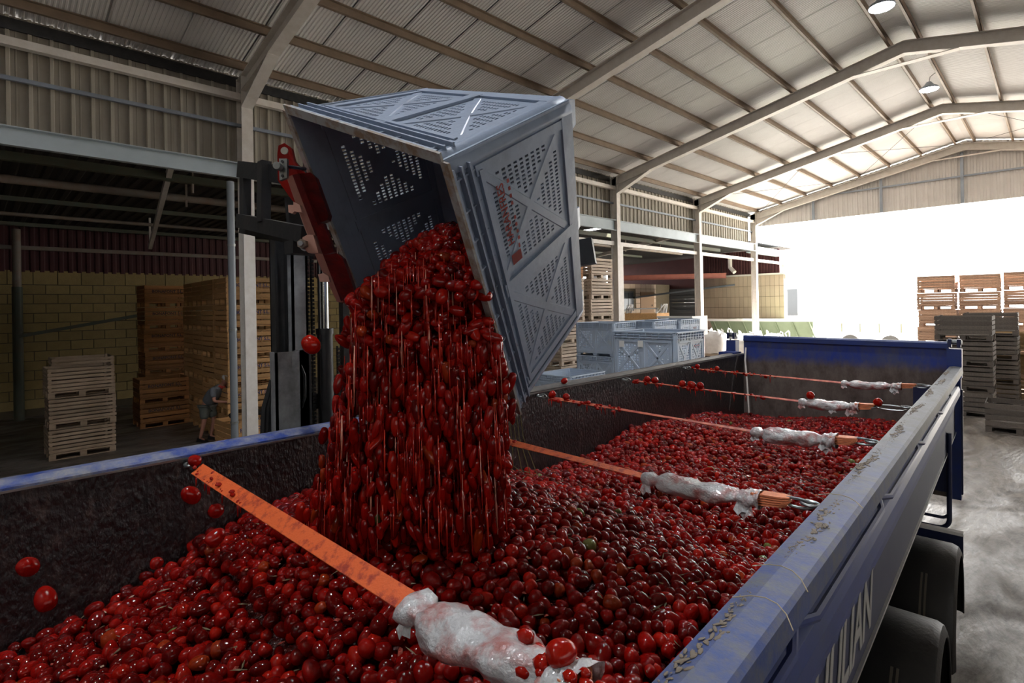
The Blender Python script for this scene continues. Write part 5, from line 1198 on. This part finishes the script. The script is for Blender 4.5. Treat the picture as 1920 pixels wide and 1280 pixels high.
for x in (-2.8, -.2, 1.8):
    mb = MB(); mb.box(x - .06, x + .06, -.1, .1, 0, .56); mb.build('leg', M['hopper_green'], t)
t = empty('panelled_box', (-10.3, 19.6, 0), 'tan corrugated box with a white lid edge behind the blue bins', 'box')
mb = MB(); mb.box(-.7, .7, -.6, .6, 1.95, 2.65); mb.build('box_body', M['tan_block'], t)
for k in range(6): mb = MB(); mb.box(-.62 + k * .24, -.54 + k * .24, -.64, -.6, 1.97, 2.6); mb.build('box_rib', M['door_wood'], t)
mb = MB(); mb.box(.7, .74, -.6, .6, 1.95, 2.68); mb.box(-.72, .74, -.64, -.58, 2.62, 2.69); mb.build('box_edge', M['label_white'], t)
mb = MB(); mb.box(-.6, .6, -.5, .5, 0, 1.95); mb.build('box_stand', M['dark_metal'], t)
t = empty('orange_cabinet', (-12.2, 20.2, 0), 'tall brown-orange cabinet beside the tan box, rails on top', 'cabinet')
mb = MB(); mb.box(-.75, .75, -.5, .5, 0, 2.78); mb.build('cabinet_body', M['tan_wood'], t)
mb = MB(); mb.box(-.7, .8, -.5, -.45, 2.95, 3.0); mb.box(-.7, -.65, -.5, -.45, 2.78, 3.0); mb.box(.7, .75, -.5, -.45, 2.78, 3.0); mb.build('guard_rail', M['label_white'], t)
for x in (-.7, .9):
    mb = MB(); rs = random.Random(5)
    for q in range(5): mb.bar((x + rs.uniform(-.2, .2), -.4, 2.8), (x + rs.uniform(-.1, .3), -.4 + rs.uniform(-.1, .1), 3.15), .1, .03)
    mb.build('torn_plastic', M['sack'], t)
# buildings and yard outside
t = empty('white_building', (-20, 62, 0), 'pale sunlit building with tall windows far beyond the open end', 'building')
mb = MB(); mb.box(-12, 10, 0, 12, 0, 9); mb.build('wall', M['white_wall'], t)
mb = MB(); mb.prism([(-.6, 9), (6, 11.5), (12.6, 9)], lambda a, b, u: (u, a, b), -12.5, 10.5); mb.build('roof', M['white_wall'], t)
for x in (-6, -3.2, -.4):
    mb = MB(); mb.box(x, x + 1.0, -.06, .02, 1.6, 4.4); mb.build('window', M['glass'], t)
t = empty('farm_trailer', (-8.2, 40, 0), 'small sunlit flat trailer standing in the yard beyond the tailgate', 'cart')
mb = MB(); mb.box(-1.6, 1.8, -1, 1, 1.0, 1.15); mb.build('bed', M['white_wall'], t)
for x in (-1, 1.1):
    mb = MB(); mb.tube([(x, -1.1, .5), (x, -.9, .5)], .5, 16); mb.build('wheel', M['rubber'], t)
for x in (-1.5, -.5, .5, 1.6): mb = MB(); mb.box(x, x + .08, -1, -.94, 1.15, 1.7); mb.build('stake', M['green_paint'], t)
